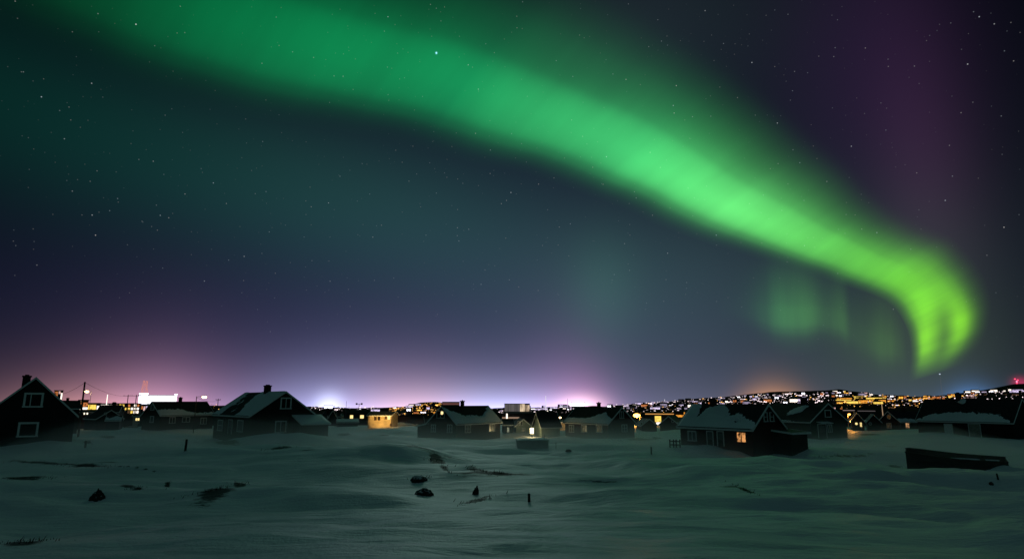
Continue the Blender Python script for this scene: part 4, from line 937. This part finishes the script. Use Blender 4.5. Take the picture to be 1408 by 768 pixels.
m = MB(); gx, gy = np.meshgrid(np.linspace(-2.5, 2.4, 26), np.linspace(-1, 1, 9), indexing='ij'); wv = np.interp(gx, [q[0] for q in ST], [q[1] for q in ST])-.09
P3 = np.stack([gx, gy*wv, 0.74+.10*vnoise(gx*1.2, gy*1.5, 31)+.09*np.clip(gx, -3, 1)*.3], -1).reshape(-1, 3)
m.mesh(P3, [(i*9+j, (i+1)*9+j, (i+1)*9+j+1, i*9+j+1) for i in range(25) for j in range(8)]); m.build('snow_fill', M_snow, bt, True)

# concrete box buried to its lid
p = hit(733, 617.6); t = thing('concrete_box', 'low grey concrete box with a snow capped lid in the middle of the snowfield', 'box', (p[0], p[1], p[2]), .05)
mpp = float((p-EYE)@FWD)/F; w = 42.5*mpp
m = MB(); m.box(-w/2, w/2, 0, 2.2, -.6, .74); m.build('base', M_conc, t)
m = MB(); m.box(-w/2-.06, w/2+.06, -.06, 2.26, .74, .82); m.build('lid', M_conc, t)
m = MB(); gx, gy = np.meshgrid(np.linspace(-w/2, w/2, 20), np.linspace(0, 2.2, 10), indexing='ij'); ed = np.clip(np.minimum(np.minimum(gx+w/2, w/2-gx), np.minimum(gy, 2.2-gy))/.3, 0, 1)
m.mesh(np.stack([gx, gy, .825+ed**.5*(.10+.06*vnoise(gx*2, gy*2, 33))], -1).reshape(-1, 3), [(i*10+j, (i+1)*10+j, (i+1)*10+j+1, i*10+j+1) for i in range(19) for j in range(9)]); m.build('snow_cap', M_snow, t, True)
m = MB(); m.tube((w*.38, .3, .8), (w*.38, .3, 1.35), .03); m.build('pipe', M_metal, t)

def post(label, px, py, hpx, r=.07, lean=0.):
    p = hit(px, py); mpp = float((p-EYE)@FWD)/F; h = hpx*mpp
    m = MB(); m.tube((0, 0, -.4), (lean*h, 0, h), r, r*.85, 9); m.tube((lean*h, 0, h), (lean*h, 0, h+.015), r*.85, r*.5, 9)
    o = m.build('wooden_post', M_wood); o.location = [float(c) for c in p]; tag(o, label, 'post')
post('upright wooden post in the snow left of the annexed house', 254.5, 619, 15, .09, .06)
post('slender wooden post on the snow left of the warm window house', 895.7, 624, 10, .06)
post('short black post sticking out of the foreground snow', 727.8, 689.4, 10.5, .06, -.04)
post('stub of a post by the corner of the leftmost house', 117, 615, 9, .09)
post('thin stake right of the concrete box', 764.5, 616.5, 8, .03)
post('crooked stub at the right rim beside a dark tuft', 1374, 659, 8, .045, -.3)
# fence
p = hit(928, 614.5); az = math.atan2(p[0], p[1]); t = thing('fence', 'short piece of dark wooden fence beside the warm window house', 'fence', p, -az); mpp = float((p-EYE)@FWD)/F
for x in (-6.5, -1.5, 2., 7.):
    m = MB(); m.box(x*mpp-.06, x*mpp+.06, -.05, .05, -.4, 10.5*mpp); m.build('fence_post', M_wood, t)
for zf in (.35, .8):
    m = MB(); m.box(-7*mpp, 7.5*mpp, -.085, -.055, zf*10*mpp-.05, zf*10*mpp+.05); m.build('rail', M_wood, t)
def lump(name, label, cat, px, py, wpx, hpx, ma, deep=.6, slant=0., seed=0, rough=.35, blades=0, sharp=1.0, yaw=0.):
    """stone or wind-bared ridge standing out of the snow"""
    p = hit(px, py); mpp = float((p-EYE)@FWD)/F; w = wpx*mpp/2; h = hpx*mpp; n, k = 40, 12; vs_, fs = [], []
    for j in range(k+1):
        v = j/k; rr = math.sin(v*math.pi/2)
        for i in range(n):
            a = 2*math.pi*i/n; x = math.cos(a)*rr; y = math.sin(a)*rr
            nz = 1+rough*float(vnoise(np.array(x*2.6+seed*7.3), np.array(y*2.6+seed*1.7), 41))+rough*.6*float(vnoise(np.array(x*7+seed), np.array(y*6), 42))
            z = (math.cos(v*math.pi/2)**sharp if sharp > 0 else (1-rr)**-sharp)*nz
            vs_.append((x*w*nz, y*deep*nz, h*(z*(1+slant*x))-.10*(1 if v > .85 else 0)-.12*max(0, v-.6)))
    for j in range(k):
        for i in range(n): fs.append((j*n+i, j*n+(i+1) % n, (j+1)*n+(i+1) % n, (j+1)*n+i))
    t = thing(name, label, cat, p, -math.atan2(p[0], p[1])+yaw) if blades else None
    m = MB(); m.mesh(vs_, fs); o = m.build('mound' if blades else name, ma, t, True)
    # follow the ground under its footprint
    if blades:
        g = MB()
        for b in range(blades):
            a = random.uniform(0, 2*math.pi); rr = math.sqrt(random.random())*.95; x, y = math.cos(a)*rr*w, math.sin(a)*rr*deep
            zz = h*max(0, 1-rr*rr)**.5*(1+slant*math.cos(a)*rr)-.05; l = random.uniform(.06, .22)*(.5+h); le = random.uniform(-.5, .9)*l; wd = .006+.004*random.random()
            g.poly([(x-wd, y, zz), (x+wd, y, zz), (x+le, y+random.uniform(-.3, .3)*l, zz+l)])
        g.build('grass', M_grass, t)
        return t
    o.location = [float(p[0]), float(p[1]), float(p[2])-.12*h]; o.rotation_euler = (0, 0, -math.atan2(p[0], p[1])+yaw); tag(o, label, cat); return o
lump('rock', 'black pointed boulder alone in the left foreground snow', 'rock', 133.5, 685.5, 22, 15, M_rock, .34, .12, 1, .45, 0, -.75)
lump('rock', 'dark rounded boulder in the middle foreground below the drift', 'rock', 583, 680, 23, 9, M_rock, .4, .25, 2, .5)
lump('rock', 'upright dark stone capped with snow right of the rounded boulder', 'rock', 654, 679, 9, 12, M_rock, .2, .3, 3, .6)
lump('rock', 'low dark rock at the foot of the wind carved drift', 'rock', 576, 660, 24, 7, M_rock, .5, .0, 4, .3)
lump('rock', 'small dark stone beside the thin stake', 'rock', 782, 620, 9, 3.2, M_rock, .3, 0, 5)
lump('rock', 'small black stone at the far right below the boat', 'rock', 1363, 665.5, 7, 4, M_rock, .15, 0, 6)
# dry grass on the bared patches: nobody could count the blades
g = MB()
for (px, py, w, hh, tl) in BARE:
    p = hit(px, py)
    if p is None or hh < 2.6: continue
    mpp = float((p-EYE)@FWD)/F; n = int(min(110, 8+w*1.2))
    u = np.array([math.cos(tl), 0.])
    for k in range(n):
        t = random.gauss(0, .33); x = px+t*w; y = py+tl*t*w+random.gauss(0, .22)*hh; q = hit(x, y, 150)
        if q is None or abs(q[1]-p[1]) > 6: continue
        q = q-np.array([0, 0, .03]); l = random.uniform(.03, .12)*min(1.3, .5+18*mpp)*(1 if random.random() < .85 else 1.8); le = random.uniform(-.3, .8)*l; wd = .012+.012*random.random()
        g.poly([q+[-wd, 0, 0], q+[wd, 0, 0], q+[le, random.uniform(-.3, .3)*l, l]])
tag(g.build('grass', M_grass), 'dry grass blades poking out of the wind bared patches', 'grass', kind='stuff')
# ------------------------------------------------------------------ snow smoke drifting low between the houses
ra = np.linspace(34, 84, 26); aa = np.radians(np.linspace(-41, 41, 84)); RA, AA2 = np.meshgrid(ra, aa, indexing='ij')
hx, hy = np.sin(AA2)*RA, np.cos(AA2)*RA; g0 = G(hx, hy)
edge = np.clip(np.minimum((RA-34)/16, (84-RA)/10), 0, 1); edge = edge*edge*(3-2*edge)*np.clip((.7156-np.abs(AA2))/.12, 0, 1)
top = g0+.03+edge*2.6; bot = g0-1.
m = MB(); nA = 84; nR = 26; idx = lambda i, j: i*nA+j; N0 = nA*nR
vs_ = np.vstack([np.stack([hx, hy, top], -1).reshape(-1, 3), np.stack([hx, hy, bot], -1).reshape(-1, 3)]); fs = []
for i in range(nR-1):
    for j in range(nA-1):
        fs.append((idx(i, j), idx(i+1, j), idx(i+1, j+1), idx(i, j+1))); fs.append((N0+idx(i, j+1), N0+idx(i+1, j+1), N0+idx(i+1, j), N0+idx(i, j)))
for i in range(nR-1):
    fs.append((idx(i, 0), N0+idx(i, 0), N0+idx(i+1, 0), idx(i+1, 0))); fs.append((idx(i+1, nA-1), N0+idx(i+1, nA-1), N0+idx(i, nA-1), idx(i, nA-1)))
for j in range(nA-1):
    fs.append((idx(0, j+1), N0+idx(0, j+1), N0+idx(0, j), idx(0, j))); fs.append((idx(nR-1, j), N0+idx(nR-1, j), N0+idx(nR-1, j+1), idx(nR-1, j+1)))
m.mesh(vs_, fs)
hm = bpy.data.materials.new('blowing snow'); hm.use_nodes = True; hn = hm.node_tree; hn.nodes.clear()
pv = hn.nodes.new('ShaderNodeVolumePrincipled'); pv.inputs['Color'].default_value = (.95, .97, 1, 1); pv.inputs['Anisotropy'].default_value = .55
hg = hn.nodes.new('ShaderNodeNewGeometry'); hs = hn.nodes.new('ShaderNodeSeparateXYZ'); hn.links.new(hg.outputs['Position'], hs.inputs[0])
X_, Y_, Z_ = (V(hn, hs.outputs[k]) for k in range(3)); D_ = (X_*X_+Y_*Y_).op('SQRT')
above = Z_-((D_-25.)*-.0232+2.45)                       # height over the mean snow surface
den = (above.op('MAXIMUM', -.4)*-1.05).op('EXPONENT')*noise(hn, hg.outputs['Position'], .11, 2, .5, (.6, 1, 1)).step(.30, .68)*D_.step(46, 60)*.125
hn.links.new(den.k, pv.inputs['Density'])
ho = hn.nodes.new('ShaderNodeOutputMaterial'); hn.links.new(pv.outputs[0], ho.inputs['Volume'])
hz_ = tag(m.build('haze', hm, None, True), kind='stuff'); hm.cycles.volume_step_rate = .12
#END
